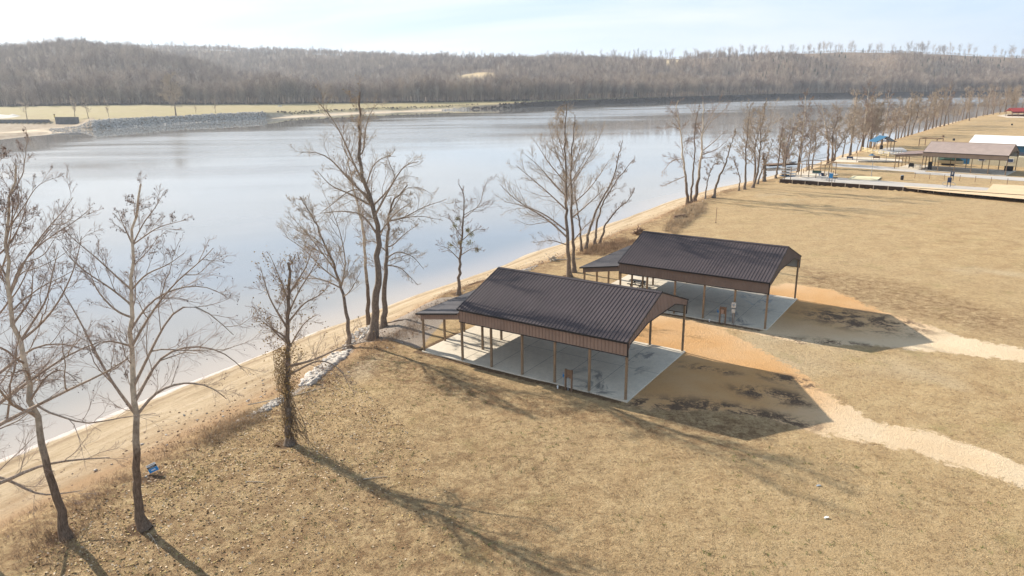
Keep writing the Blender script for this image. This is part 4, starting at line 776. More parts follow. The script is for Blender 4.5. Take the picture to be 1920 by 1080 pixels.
def conifers():
    r = random.Random(9); rng = np.random.default_rng(9)
    for i, (px, d, h_, lb) in enumerate([(1197, 1112, 14, 'dark cedar at the far water edge, left of the other shore cedar'), (1369, 1265, 13, 'dark cedar at the far water edge, right of the other shore cedar'), (1105, 1075, 9, 'small dark cedar low in the woods across the river'), (1636, 1345, 15, 'dark cedar at the far water edge where the river bends away')]):
        t = float(px2t(px)); x = t*d; d = max(d, float(np.interp(t, FT, FD))+8); x = t*d; root = empty('cedar_tree', (x, d, float(far_h(np.array([x]), np.array([d]))[0]))); tag(root, lb, 'tree')
        o = conifer(50+i, h_, M['cedar'], 'foliage'); o.parent = root; MB().tube([(0, 0, -.5), (0, 0, h_*.8)], [.25, .06], 6).build('trunk', M['bark'], root)
    # stand of pines on the far slope and dark shoreline brush
    pcn = bpy.data.collections.new('pine kinds')
    for i in range(3): o = conifer(70+i, 16, M['cedar'], 'pine_kind'); col.objects.unlink(o); pcn.objects.link(o)
    P = []; S = []
    for k in range(70):
        t = px2t(r.gauss(655, 32)); d = r.uniform(1560, 1720); P.append((t*d, d)); S.append(r.uniform(.45, .8))
    for k in range(420):
        t = px2t(r.choice([1420, 1450, 1560, 1480, 1530, 1850, 1760, 735, 1120, 600, 430])+r.gauss(0, 34)); d = r.uniform(1400, 1800) if t > .2 else r.uniform(1500, 2250); P.append((t*d, d)); S.append(r.uniform(.35, .75))
    for k in range(50):
        t = px2t(r.uniform(230, 1100)); d = float(np.interp(t, BT, BD))-r.uniform(-10, 60); P.append((t*d, d)); S.append(r.uniform(.6, .95))
    P = np.array(P, float); Z = far_h(P[:, 0], P[:, 1]); scatter('pines', np.c_[P, Z], S, pcn, 'dark green pines scattered through the far hillside woods', 'pine trees')
    bc = bpy.data.collections.new('bush kinds')
    for i in range(3):
        n = 420; a = rng.uniform(0, 6.28, n); rr = rng.uniform(0, 2.4, n)**.9; z = rng.uniform(0, 1, n)*np.clip(3.4-rr*.9, .4, None); o = leaf_cloud('bush_kind', np.stack([np.cos(a)*rr, np.sin(a)*rr, z], 1), rng.uniform(.15, .45, n), M['darkbush'], None, rng, None); col.objects.unlink(o); bc.objects.link(o)
    P = []; S = []
    for k in range(620):
        px = r.uniform(880, 1640); t = float(px2t(px)); d = float(np.interp(t, FT, FD))+r.uniform(1, 13); P.append((t*d, d)); S.append(r.uniform(.3, .75))
    for k in range(240):
        px = r.uniform(520, 900); t = float(px2t(px)); d = float(np.interp(t, FT, FD))+r.uniform(24, 36); P.append((t*d, d)); S.append(r.uniform(.2, .45))
    for k in range(420):
        px = r.uniform(0, 1000); t = float(px2t(px)); d = float(np.interp(t, ET, ED))+r.uniform(-2, 4); P.append((t*d, d)); S.append(r.uniform(.5, 1.0))
    P = np.array(P, float); Z = far_h(P[:, 0], P[:, 1]); scatter('shore_brush', np.c_[P, Z-.2], S, bc, 'dark leafless brush along the far water edge and wood margin', 'brush')
conifers()

# ------------------------------------------------------------------ stones and brush
def ico():
    t = (1+5**.5)/2; V = np.array([(-1, t, 0), (1, t, 0), (-1, -t, 0), (1, -t, 0), (0, -1, t), (0, 1, t), (0, -1, -t), (0, 1, -t), (t, 0, -1), (t, 0, 1), (-t, 0, -1), (-t, 0, 1)], float); V /= np.linalg.norm(V[0])
    F = np.array([(0, 11, 5), (0, 5, 1), (0, 1, 7), (0, 7, 10), (0, 10, 11), (1, 5, 9), (5, 11, 4), (11, 10, 2), (10, 7, 6), (7, 1, 8), (3, 9, 4), (3, 4, 2), (3, 2, 6), (3, 6, 8), (3, 8, 9), (4, 9, 5), (2, 4, 11), (6, 2, 10), (8, 6, 7), (9, 8, 1)]); return V, F
def stones(name, P, S, mat, label, cat, seed=0, flat=.6):
    rng = np.random.default_rng(seed); V, F = ico(); n = len(P)
    sc3 = S[:, None]*np.stack([rng.uniform(.7, 1.4, n), rng.uniform(.6, 1.1, n), rng.uniform(.35, .8, n)*flat*1.5], 1)
    VV = V[None]*(1+rng.normal(size=(n, 12, 1))*.16)*sc3[:, None]; a = rng.uniform(0, 6.28, n); c, s = np.cos(a)[:, None], np.sin(a)[:, None]
    x = VV[..., 0]*c-VV[..., 1]*s; y = VV[..., 0]*s+VV[..., 1]*c; tl = rng.normal(size=(n, 1))*.35; z = VV[..., 2]+x*tl
    VV = np.stack([x, y, z], -1)+P[:, None]; return tag(mesh_np(name, VV.reshape(-1, 3), [(F[None]+np.arange(n)[:, None, None]*12).reshape(-1, 3)], mat), label, cat, kind='stuff')
def sample_poly(P, n, rng):
    P = np.asarray(P); lo, hi = P.min(0), P.max(0); out = np.empty((0, 2))
    while len(out) < n:
        q = rng.uniform(lo, hi, (n*3, 2)); out = np.r_[out, q[in_poly(q[:, 0], q[:, 1], P) > 0]]
    return out[:n]
def rip():
    rng = np.random.default_rng(12); ps = []; ss = []
    for pts, n, a, b in [([(562, 718), (578, 690), (600, 662), (622, 640), (655, 640), (640, 665), (612, 690), (585, 722)], 520, .12, .42), ([(472, 778), (500, 752), (530, 738), (532, 752), (500, 770)], 260, .05, .16),
                         ([(640, 632), (655, 600), (690, 580), (708, 585), (680, 615)], 230, .06, .24), ([(965, 505), (1000, 492), (1010, 500), (985, 512)], 60, .08, .25), ([(430, 795), (470, 770), (480, 785)], 40, .05, .12)]:
        q = sample_poly(gpoly(pts), n, rng); ps.append(q); ss.append(rng.uniform(a, b, n)**1.0)
    q = np.concatenate(ps); s = np.concatenate(ss); z = near_h(q[:, 0], q[:, 1])
    stones('riprap', np.c_[q, z+s*.15], s, M['rock'], 'pale broken stones tipped down the bank below the grass crest', 'stones', 1)
    n = 2600; t = rng.uniform(-.575, -.335, n); D0 = np.interp(t, FT, FD); d = D0+rng.uniform(-1.5, 15, n); x = t*d; s = rng.uniform(.35, 1.25, n)
    n2 = 260; t2 = rng.uniform(px2t(832), px2t(885), n2); d2 = np.interp(t2, FT, FD)+rng.uniform(0, 16, n2)
    n3 = 500; t3 = rng.uniform(-.635, -.57, n3); d3 = np.interp(t3, FT, FD)+rng.uniform(2, 30, n3)
    x = np.r_[x, t2*d2, t3*d3]; d = np.r_[d, d2, d3]; s = np.r_[s, rng.uniform(.4, 1.2, n2), rng.uniform(.25, .7, n3)]
    stones('riprap', np.c_[x, d, far_h(x, d)+s*.1], s, simple('far_rock', (.46, .415, .37), .95, .6, .8), 'grey boulder bank across the river below the yellow field', 'stones', 2, .8)
rip()
def tufts(name, q, h_, rad, nb, mat, label, cat, seed, zoff=0, w=.012):
    rng = np.random.default_rng(seed); n = len(q); z = near_h(q[:, 0], q[:, 1]); B = np.c_[q, z+zoff]
    B = np.repeat(B, nb, 0); B[:, :2] += rng.normal(size=(len(B), 2))*rad*.3; hh = np.repeat(h_, nb)*rng.uniform(.4, 1.15, len(B))
    d = rng.normal(size=(len(B), 3))*.55; d[:, 2] = 1; d /= np.linalg.norm(d, axis=1)[:, None]; m = B+d*hh[:, None]*.55; d2 = d+rng.normal(size=d.shape)*.4; d2[:, 2] -= .25; e = m+d2*hh[:, None]*.5
    sd = np.cross(d, rng.normal(size=d.shape)); sd = sd/np.linalg.norm(sd, axis=1)[:, None]*w
    V = np.stack([B-sd, B+sd, m+sd*.8, m-sd*.8, e], 1).reshape(-1, 3); i = np.arange(len(B))[:, None]*5
    return tag(mesh_np(name, V, [np.c_[i, i+1, i+2, i+3], np.c_[i+3, i+2, i+4]], mat), label, cat, kind='stuff')
M['dry'] = simple('dry_weeds', (.46, .34, .22), .95, .35, .6); M['dryr'] = simple('russet_weeds', (.36, .24, .15), .95, .4, .7); M['straw'] = simple('straw', (.48, .36, .20), .95, .35, .5); M['green'] = simple('green_tuft', (.14, .19, .045), .9, .3, 1)
def brush():
    rng = np.random.default_rng(21)
    def reg(pts, n): return sample_poly(gpoly(pts), n, rng)
    q = reg([(1240, 432), (1262, 408), (1290, 385), (1325, 380), (1320, 398), (1290, 420), (1268, 440)], 900); tufts('brush', q, rng.uniform(.3, 1.3, 900)*(.35+.9*vnoise(q[:, 0]*.4, q[:, 1]*.4, 2)), 1, 11, M['dry'], 'tall tan brush patch on the bank above the farther pavilion', 'brush', 1, w=.016)
    q = reg([(1085, 478), (1110, 462), (1160, 448), (1195, 452), (1180, 470), (1130, 480)], 520); tufts('brush', q, rng.uniform(.3, 1.2, 520)*(.35+.9*vnoise(q[:, 0]*.4, q[:, 1]*.4, 3)), 1, 11, M['dryr'], 'russet brush around the slanting tree clump beside the farther pavilion', 'brush', 2, w=.015)
    q = reg([(370, 835), (400, 800), (440, 775), (490, 762), (500, 780), (450, 810), (400, 840)], 260); tufts('brush', q, rng.uniform(.2, .65, 260), 1, 11, M['dry'], 'tan weeds on the bank edge left of the vine-wrapped tree', 'brush', 3, w=.009)
    q = reg([(20, 1060), (60, 990), (120, 940), (200, 910), (230, 905), (170, 985), (130, 1040), (60, 1075)], 190); tufts('brush', q, rng.uniform(.12, .55, 190), 1, 9, M['dryr'], 'brown weeds round the foot of the leftmost sycamore', 'brush', 4, w=.008)
    # ragged dead growth all along the crest
    n = 2600; i = rng.uniform(2.2, 11.5, n); k = i.astype(int); f = (i-k)[:, None]; a, b = NEAR[k], NEAR[k+1]; d = (b-a)/np.linalg.norm(b-a, axis=1)[:, None]; cw = CRW[k]
    q = a*(1-f)+b*f + np.c_[d[:, 1], -d[:, 0]]*(cw*rng.normal(.97, .08, n))[:, None]; kp = vnoise(q[:, 0]*.25, q[:, 1]*.25, 4) > .38; q = q[kp]
    tufts('dead_weeds', q, rng.uniform(.12, .55, len(q)), 1, 10, M['dryr'], 'ragged dead weeds along the crest of the bank', 'weeds', 5, w=.009)
    n = 5200; i = rng.uniform(2.2, 11.5, n); k = i.astype(int); f = (i-k)[:, None]; a, b = NEAR[k], NEAR[k+1]; d = (b-a)/np.linalg.norm(b-a, axis=1)[:, None]; cw = CRW[k]
    q = a*(1-f)+b*f + np.c_[d[:, 1], -d[:, 0]]*(cw*np.clip(rng.normal(.78, .22, n), .12, 1.1))[:, None]; kp = vnoise(q[:, 0]*.2, q[:, 1]*.2, 24) + rng.uniform(-.3, .3, n) > .45; q = q[kp]
    tag(leaf_cloud('beach_litter', np.c_[q, near_h(q[:, 0], q[:, 1])+.03], rng.uniform(.04, .13, len(q)), M['woodd'], None, rng, 'stuff', True), 'dark leaves and bark washed up over the sandy beach', 'litter')
    q = q[::9]; s_ = rng.uniform(.03, .13, len(q)); stones('beach_stones', np.c_[q, near_h(q[:, 0], q[:, 1])+.02], s_, M['rock'], 'small loose stones scattered on the sandy beach', 'stones', 9)
    # grass tufts and leaf litter over the near lawn
    A = gpoly([(0, 1150), (130, 990), (560, 745), (660, 650), (800, 665), (1170, 770), (1300, 850), (1480, 830), (1700, 860), (2000, 930), (2100, 1200), (1000, 1300), (0, 1300)])
    q = sample_poly(A, 26000, rng); q = q[rng.uniform(size=len(q)) < np.interp(np.hypot(q[:, 0], q[:, 1]), [28, 60], [1, .5])]
    tufts('grass', q, rng.uniform(.03, .10, len(q)), .3, 5, M['straw'], 'dry winter grass of the near lawn', 'grass', 6, w=.010)
    q = sample_poly(A, 9000, rng); q = q[vnoise(q[:, 0]*.5, q[:, 1]*.5, 9) > .5]
    tufts('grass', q, rng.uniform(.03, .10, len(q)), .3, 5, M['dryr'], 'russet dead stems scattered in the near lawn', 'grass', 7, w=.012)
    q = sample_poly(A, 1500, rng); q = q[vnoise(q[:, 0]*.3, q[:, 1]*.3, 14) > .62]; tufts('green_grass', q, rng.uniform(.05, .13, len(q)), .3, 12, M['green'], 'small tufts of green weeds in the near lawn', 'grass', 8, w=.012)
    A2 = gpoly([(-20, 1150), (60, 1050), (130, 960), (400, 815), (540, 730), (640, 690), (760, 800), (900, 1000), (1000, 1200)])
    for nm, c, sd in (('pale', (.60, .47, .33), 1), ('brown', (.20, .11, .055), 2), ('yellow', (.42, .31, .13), 3)):
        mt = simple(nm+'_litter', c, .9, .3, 1.5); q = sample_poly(A2, 4200, rng); q = q[rng.uniform(size=len(q)) < np.clip(1.25-(q[:, 0]+26+ (q[:, 1]-30)*-.35)/16, .12, 1)]
        c3 = np.c_[q, near_h(q[:, 0], q[:, 1])+.025]; o = leaf_cloud('fallen_leaves', c3, rng.uniform(.03, .10, len(q)), mt, None, rng, 'stuff', True); tag(o, nm+' fallen leaves strewn over the lawn at lower left', 'leaves')
brush()

# ------------------------------------------------------------------ pavilions
PROFL = {}
def pavilion(name, label, loc, yaw, L, W, bays, Ll, He, Hr, Hl, mr, mp, mi, wood, lj=None, nac=4):
    """local x runs along the ridge (0 = open gable end), y across; main bay x in [-L,0], lean-to x in [-L-Ll,-L]"""
    root = empty(name, loc, yaw); tag(root, label, 'pavilion'); PB = 3.62; ov = .40; rmat = M['panel_shade'] if mp is M['panel'] else mp
    s = MB(); s.box(-L-Ll-.15, .22, -.2, W+.2, -.16, .09); s.build('floor_slab', M['conc'], root, .01)
    j = MB()
    for k in range(1, bays+1): j.box(-k*L/bays-.012, -k*L/bays+.012, -.18, W+.18, .0905, .0935)
    j.box(-L-Ll, .2, W/2-.012, W/2+.012, .094, .0965); j.build('slab_joints', M['black'], root)
    def post(x, y, z1): MB().box(x-.085, x+.085, y-.085, y+.085, .09, z1).build('post', wood, root, .008)
    for k in range(bays+1):
        for y in (.0, W): post(-k*L/bays, y, He-.12)
    for k in range(1, nac): post(-L, k*W/nac, He+.2); 
    for k in range(nac+1): post(-L-Ll, k*W/nac, Hl-.12)
    # main roof: two sheets with raised ribs and a ridge cap
    sl = (Hr-He)/(W/2+ov)
    for sg, nm in ((0, 'roof'), (1, 'roof')):
        Y0 = (-ov, W/2) if sg == 0 else (W+ov, W/2); s = MB(); x0, x1 = -L-.14, .14
        a = [(x0, Y0[0], He), (x1, Y0[0], He), (x1, Y0[1], Hr), (x0, Y0[1], Hr)]
        if sg: a = a[::-1]
        s.slab(a, .05); r = s.build(nm, mr[0], root)
        rb = MB(); n = int(round((x1-x0)/.3048)); ln = math.hypot(W/2+ov, Hr-He); ey = (Y0[1]-Y0[0])/ln; ez = (Hr-He)/ln
        for i in range(n+1):
            x = x0+.02+(x1-x0-.04)*i/n; h_ = .032; V = []
            for (yy, zz) in ((Y0[0], He), (Y0[1], Hr)):
                for dx, up in ((-.045, .001), (.045, .001), (.02, h_), (-.02, h_)): V.append((x+dx, yy-ez*up*(1 if sg == 0 else -1), zz+abs(ey)*up))
            rb.add(V, [(0, 1, 5, 4), (1, 2, 6, 5), (2, 3, 7, 6), (3, 0, 4, 7), (0, 3, 2, 1), (4, 5, 6, 7)])
        rb.build('roof_ribs', mr[1], r)
    c = MB(); x0, x1 = -L-.17, .17
    for sg in (-1, 1): c.add([(x0, W/2, Hr+.06), (x1, W/2, Hr+.06), (x1, W/2+sg*.24, Hr+.06-.24*sl), (x0, W/2+sg*.24, Hr+.06-.24*sl), (x0, W/2, Hr+.03), (x1, W/2, Hr+.03), (x1, W/2+sg*.24, Hr+.03-.24*sl), (x0, W/2+sg*.24, Hr+.03-.24*sl)],
                             [(0, 1, 2, 3), (7, 6, 5, 4), (3, 2, 6, 7), (0, 4, 5, 1), (0, 3, 7, 4), (1, 5, 6, 2)])
    c.build('ridge_cap', mr[1], root)
    # eave trim, side wall panels with ribs
    t = MB()
    for y in (-ov-.02, W+ov+.02): t.box(-L-.15, .15, y-.025, y+.025, He-.13, He+.015)
    t.build('eave_trim', M['black'], root)
    for y, sg in ((-.14, -1), (W+.14, 1)):
        s = MB(); s.box(-L-.1, .1, min(y, y-.03*sg), max(y, y-.03*sg), PB, He-.03); pn = s.build('side_panel', mp, root)
        rb = MB(); n = int(L/.3)
        for i in range(n+1): x = -L-.08+(L+.16)*i/n; rb.box(x-.03, x+.03, min(y, y+sg*.03), max(y, y+sg*.03), PB+.002, He-.05)
        rb.build('panel_ribs', rmat, pn)
        MB().box(-L-.12, .12, y-.04 if sg < 0 else y-.01, y+.01 if sg < 0 else y+.04, PB-.06, PB).build('panel_trim', M['black'], pn)
        MB().box(-L-.1, .1, *( (y+.034, y+.05) if sg < 0 else (y-.05, y-.034)), PB+.02, He-.06).build('panel_liner', mi, pn)
    zr = lambda v: He-.02 + (Hr-He)*(min(v, W-v)+ov)/(W/2+ov)
    def gable(x, sg):
        vs = [-.14, .25, 3.4, W/2, W-2.8, W-.25, W+.14] if sg > 0 else [-.14, .25, 3.4, W/2, W-3.4, W-.25, W+.14]
        zb = [4.45, 4.55, 5.22, 5.22, 5.22, 4.45, 4.35] if sg > 0 else [PB, PB, PB, PB, PB, PB, PB]
        if sg > 0: zb[0] = PB; vs[1] = .10; zb[1] = 4.5
        s = MB(); x1 = x+.035*sg
        V = []; n = len(vs)
        for xx in (x, x1):
            V += [(xx, v, zr(v)-.03) for v in vs] + [(xx, v, b) for v, b in zip(vs, zb)]
        F = []
        for i in range(n-1):
            A, B = (i, i+1, n+i+1, n+i), (2*n+i, 2*n+i+1, 3*n+i+1, 3*n+i)
            F += [A[::-1] if sg > 0 else A, B if sg > 0 else B[::-1], (n+i, n+i+1, 3*n+i+1, 3*n+i), (i+1, i, 2*n+i, 2*n+i+1)]
        F += [(0, n, 3*n, 2*n), (n-1, 3*n-1, 4*n-1, 2*n-1)]
        F[-2:] = [(0, n, 3*n, 2*n), (2*n-1, n-1, 3*n-1, 4*n-1)]
        g = s.add(V, F).build('gable_panel', mp, root)
        rb = MB(); k = int(W/.3)
        for i in range(k+1):
            v = .02+(W-.04)*i/k; b = float(np.interp(v, vs, zb)); rb.box(min(x1, x1+.03*sg), max(x1, x1+.03*sg), v-.03, v+.03, b+.01, zr(v)-.07)
        rb.build('panel_ribs', rmat, g)
        tr = MB()
        for i in range(1, n-2): tr.beam((x1+.012*sg, vs[i], zb[i]-.03), (x1+.012*sg, vs[i+1], zb[i+1]-.03), .07, .07)
        for a, b in ((-ov, W/2), (W/2, W+ov)): tr.beam((x1+.03*sg, a, zr(a)-.01), (x1+.03*sg, b, zr(b)-.01), .05, .11)
        tr.build('gable_trim', M['black'], g)
    gable(.1, 1); gable(-L-.1, -1)
    for y in (-.16, W+.16): MB().box(.06, .17, y-.03, y+.03, PB-.08, He-.1).build('corner_trim', M['black'], root)
    # trusses under the roof
    tr = MB()
    for k in range(bays+1):
        x = -k*L/bays + (.0 if k else -.12); tr.beam((x, 0, He-.28), (x, W/2, Hr-.30), .05, .22).beam((x, W, He-.28), (x, W/2, Hr-.30), .05, .22)
        if 0 < k: tr.beam((x, .3, He-.2), (x, W-.3, He-.2), .05, .2)
    tr.build('trusses', wood, root)
    # lean-to
    if Ll:
        zj = lj or Hl+.9; x0, x1 = -L-Ll-.42, -L-.16
        zs = lambda x: Hl+(zj-Hl)*(x-x0)/(x1-x0); s = MB()
        s.slab([(x0, -ov, Hl), (x1, -ov, zj), (x1, W+ov, zj), (x0, W+ov, Hl)], .05); r = s.build('lean_to_roof', mr[2], root); rb = MB(); n = int(W/.3048)
        for i in range(n+1):
            y = -ov+.03+(W+2*ov-.06)*i/n; rb.beam((x0, y, Hl+.012), (x1, y, zj+.012), .05, .03)
        rb.build('roof_ribs', mr[2], r)
        e = MB(); e.beam((x0, -ov-.02, Hl-.05), (x1, -ov-.02, zj-.05), .05, .14).beam((x0, W+ov+.02, Hl-.05), (x1, W+ov+.02, zj-.05), .05, .14).beam((x0-.02, -ov, Hl-.06), (x0-.02, W+ov, Hl-.06), .05, .14); e.build('eave_trim', M['black'], root)
        for y, sg in ((-.14, -1), (W+.14, 1)):
            xa = -L-Ll-.1; pn = MB().add([(xa, y, zs(xa)-.62), (x1, y, zs(x1)-.62), (x1, y, zs(x1)-.04), (xa, y, zs(xa)-.04), (xa, y-.03*sg, zs(xa)-.62), (x1, y-.03*sg, zs(x1)-.62), (x1, y-.03*sg, zs(x1)-.04), (xa, y-.03*sg, zs(xa)-.04)],
                                         [(0, 1, 2, 3), (7, 6, 5, 4), (0, 4, 5, 1), (3, 2, 6, 7), (0, 3, 7, 4), (1, 5, 6, 2)]).build('lean_to_panel', mp, root)
            rb = MB(); n = int(Ll/.2286)
            for i in range(n): x = xa+.1+(x1-xa-.15)*i/(n-1); rb.box(x-.022, x+.022, min(y, y+sg*.018), max(y, y+sg*.018), zs(x)-.6, zs(x)-.07)
            rb.build('panel_ribs', rmat, pn)
        MB().box(-L-Ll-.16, -L-Ll-.12, -.1, W+.1, Hl-.72, Hl-.08).build('lean_to_panel', mp, root)
    return root
RF = (M['roofd'], M['roofrib'], M['roofl'])
S1, W_, L_, LL_ = 1.305, 11.88, 15.31, 4.33
Y1, Y2 = R_(-33.635), R_(-34.251)
C1 = (6.441*S1, 37.325*S1, 0.0); C2 = (18.573*S1, 49.201*S1, 0.0)
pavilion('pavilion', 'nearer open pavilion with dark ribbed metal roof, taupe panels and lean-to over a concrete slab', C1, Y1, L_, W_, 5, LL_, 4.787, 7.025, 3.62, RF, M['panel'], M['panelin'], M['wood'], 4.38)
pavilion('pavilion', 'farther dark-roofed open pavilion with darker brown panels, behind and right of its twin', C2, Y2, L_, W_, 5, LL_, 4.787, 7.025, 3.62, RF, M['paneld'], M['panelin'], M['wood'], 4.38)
def lc(C, yaw, u, v, z=0.0): return (C[0]+math.cos(yaw)*u-math.sin(yaw)*v, C[1]+math.sin(yaw)*u+math.cos(yaw)*v, z)

# utility stands beside the slabs
def stand(px, py, yaw, label, outlet):
    p = at(px, py); r = empty('utility_stand', p, yaw); tag(r, label, 'utility stand', 'utility stands by the slabs')
    for x in (-.27, .27): MB().box(x-.06, x+.06, -.06, .06, -.2, 1.75).build('post', M['woodd'], r, .005)
    b = MB(); 
    for k in range(3): b.box(-.21, .21, .0 + .006*k, .045+.006*k, 1.02+.235*k, 1.02+.235*k+.225)
    b.build('board', M['woodd'], r)
    if outlet: MB().box(-.18, .12, -.12, -.005, 1.05, 1.5).build('outlet_box', M['panel'], r, .01); MB().tube([(-.03, -.05, 1.05), (-.03, -.05, .05)], .025).build('conduit', M['gsteel'], r)
    else: MB().tube([(-.02, -.05, 1.1), (-.02, -.05, -.05)], .03).build('conduit', M['gsteel'], r)
stand(1066, 732, Y1, 'two-post wooden utility stand at the near edge of the nearer pavilion slab', False)
stand(1354, 607, Y2, 'two-post wooden utility stand with outlet box beside the farther pavilion slab', True)
def hydrant(px, py, label):
    p = at(px, py); r = empty('yard_hydrant', p); tag(r, label, 'hydrant', 'yard hydrants')
    MB().tube([(0, 0, -.1), (0, 0, .85)], .022).build('standpipe', M['gsteel'], r); MB().box(-.05, .05, -.06, .06, .82, 1.0).tube([(0, -.04, .9), (0, -.17, .86), (0, -.19, .78)], .025).build('head', M['blue'], r, .01); MB().beam((0, .03, .98), (0, .25, 1.06), .03).build('handle', M['blue'], r)
hydrant(1056, 724, 'blue-headed yard hydrant left of the nearer utility stand'); hydrant(1345, 600, 'blue-headed yard hydrant left of the farther utility stand')
def cap(px, py, label):
    p = at(px, py); o = MB().tube([(0, 0, -.1), (0, 0, .2), (0, 0, .22)], [.055, .055, .05], 12).tube([(0, 0, .2), (0, 0, .27)], .075, 12).build('pipe_cap', M['white']); o.location = p; tag(o, label, 'pipe', 'white drain pipes')
cap(1045.5, 729, 'white capped drain pipe beside the nearer slab'); cap(1330, 603, 'white capped drain pipe beside the farther slab')
def meter():
    p = lc(C2, Y2, -L_/5, -.13); r = empty('electric_meter', (p[0], p[1], 0), Y2); tag(r, 'pale grey electric meter box mounted on a post of the farther pavilion', 'meter box')
    MB().box(-.2, .2, -.16, -.0, 1.75, 2.3).build('meter_box', M['grey'], r, .015); MB().tube([(0, -.16, 2.05), (0, -.25, 2.05)], .1, 14).build('dial', M['gsteel'], r); MB().box(-.17, .17, -.14, -.0, 1.25, 1.62).build('breaker_box', M['grey'], r, .01)
    MB().tube([(.05, -.05, 1.25), (.05, -.05, 0)], .03).build('conduit', M['gsteel'], r); MB().tube([(0, -.05, 1.62), (0, -.05, 1.75)], .035).build('fitting', M['gsteel'], r)
meter()
def yard_sign():
    p = at(292, 887); r = empty('yard_sign', (p[0], p[1], float(near_h(p[0], p[1]))), R_(-30)); tag(r, 'small tilted yard sign, white, black and bright blue, on the bank beside the tall sycamore', 'sign')
    r.rotation_euler = (R_(-12), R_(-24), R_(8))
    for x in (-.2, .2): MB().tube([(x, .012, -.1), (x, .012, .75)], .006, 5).build('wire_leg', M['gsteel'], r)
    b = MB().box(-.31, .31, -.006, .006, .18, .72).build('board', M['white'], r); MB().box(-.31, .31, -.009, -.0065, .18, .44).build('blue_field', M['blue'], b); MB().box(-.31, .31, -.009, -.0065, .45, .58).build('black_band', M['black'], b)
    t = MB()
    for k in range(7): t.box(-.2+k*.055, -.165+k*.055, -.011, -.0095, .49, .545)
    t.build('band_lettering', M['grey'], b); t = MB()
    for k in range(5): t.box(-.13+k*.055, -.09+k*.055, -.011, -.0095, .27+.01*(k % 2), .36)
    t.build('field_lettering', M['white'], b); t = MB()
    for k in range(8): t.box(-.24+k*.062, -.2+k*.062, -.009, -.0065, .62, .675)
    t.build('top_lettering', M['gsteel'], b)
yard_sign()
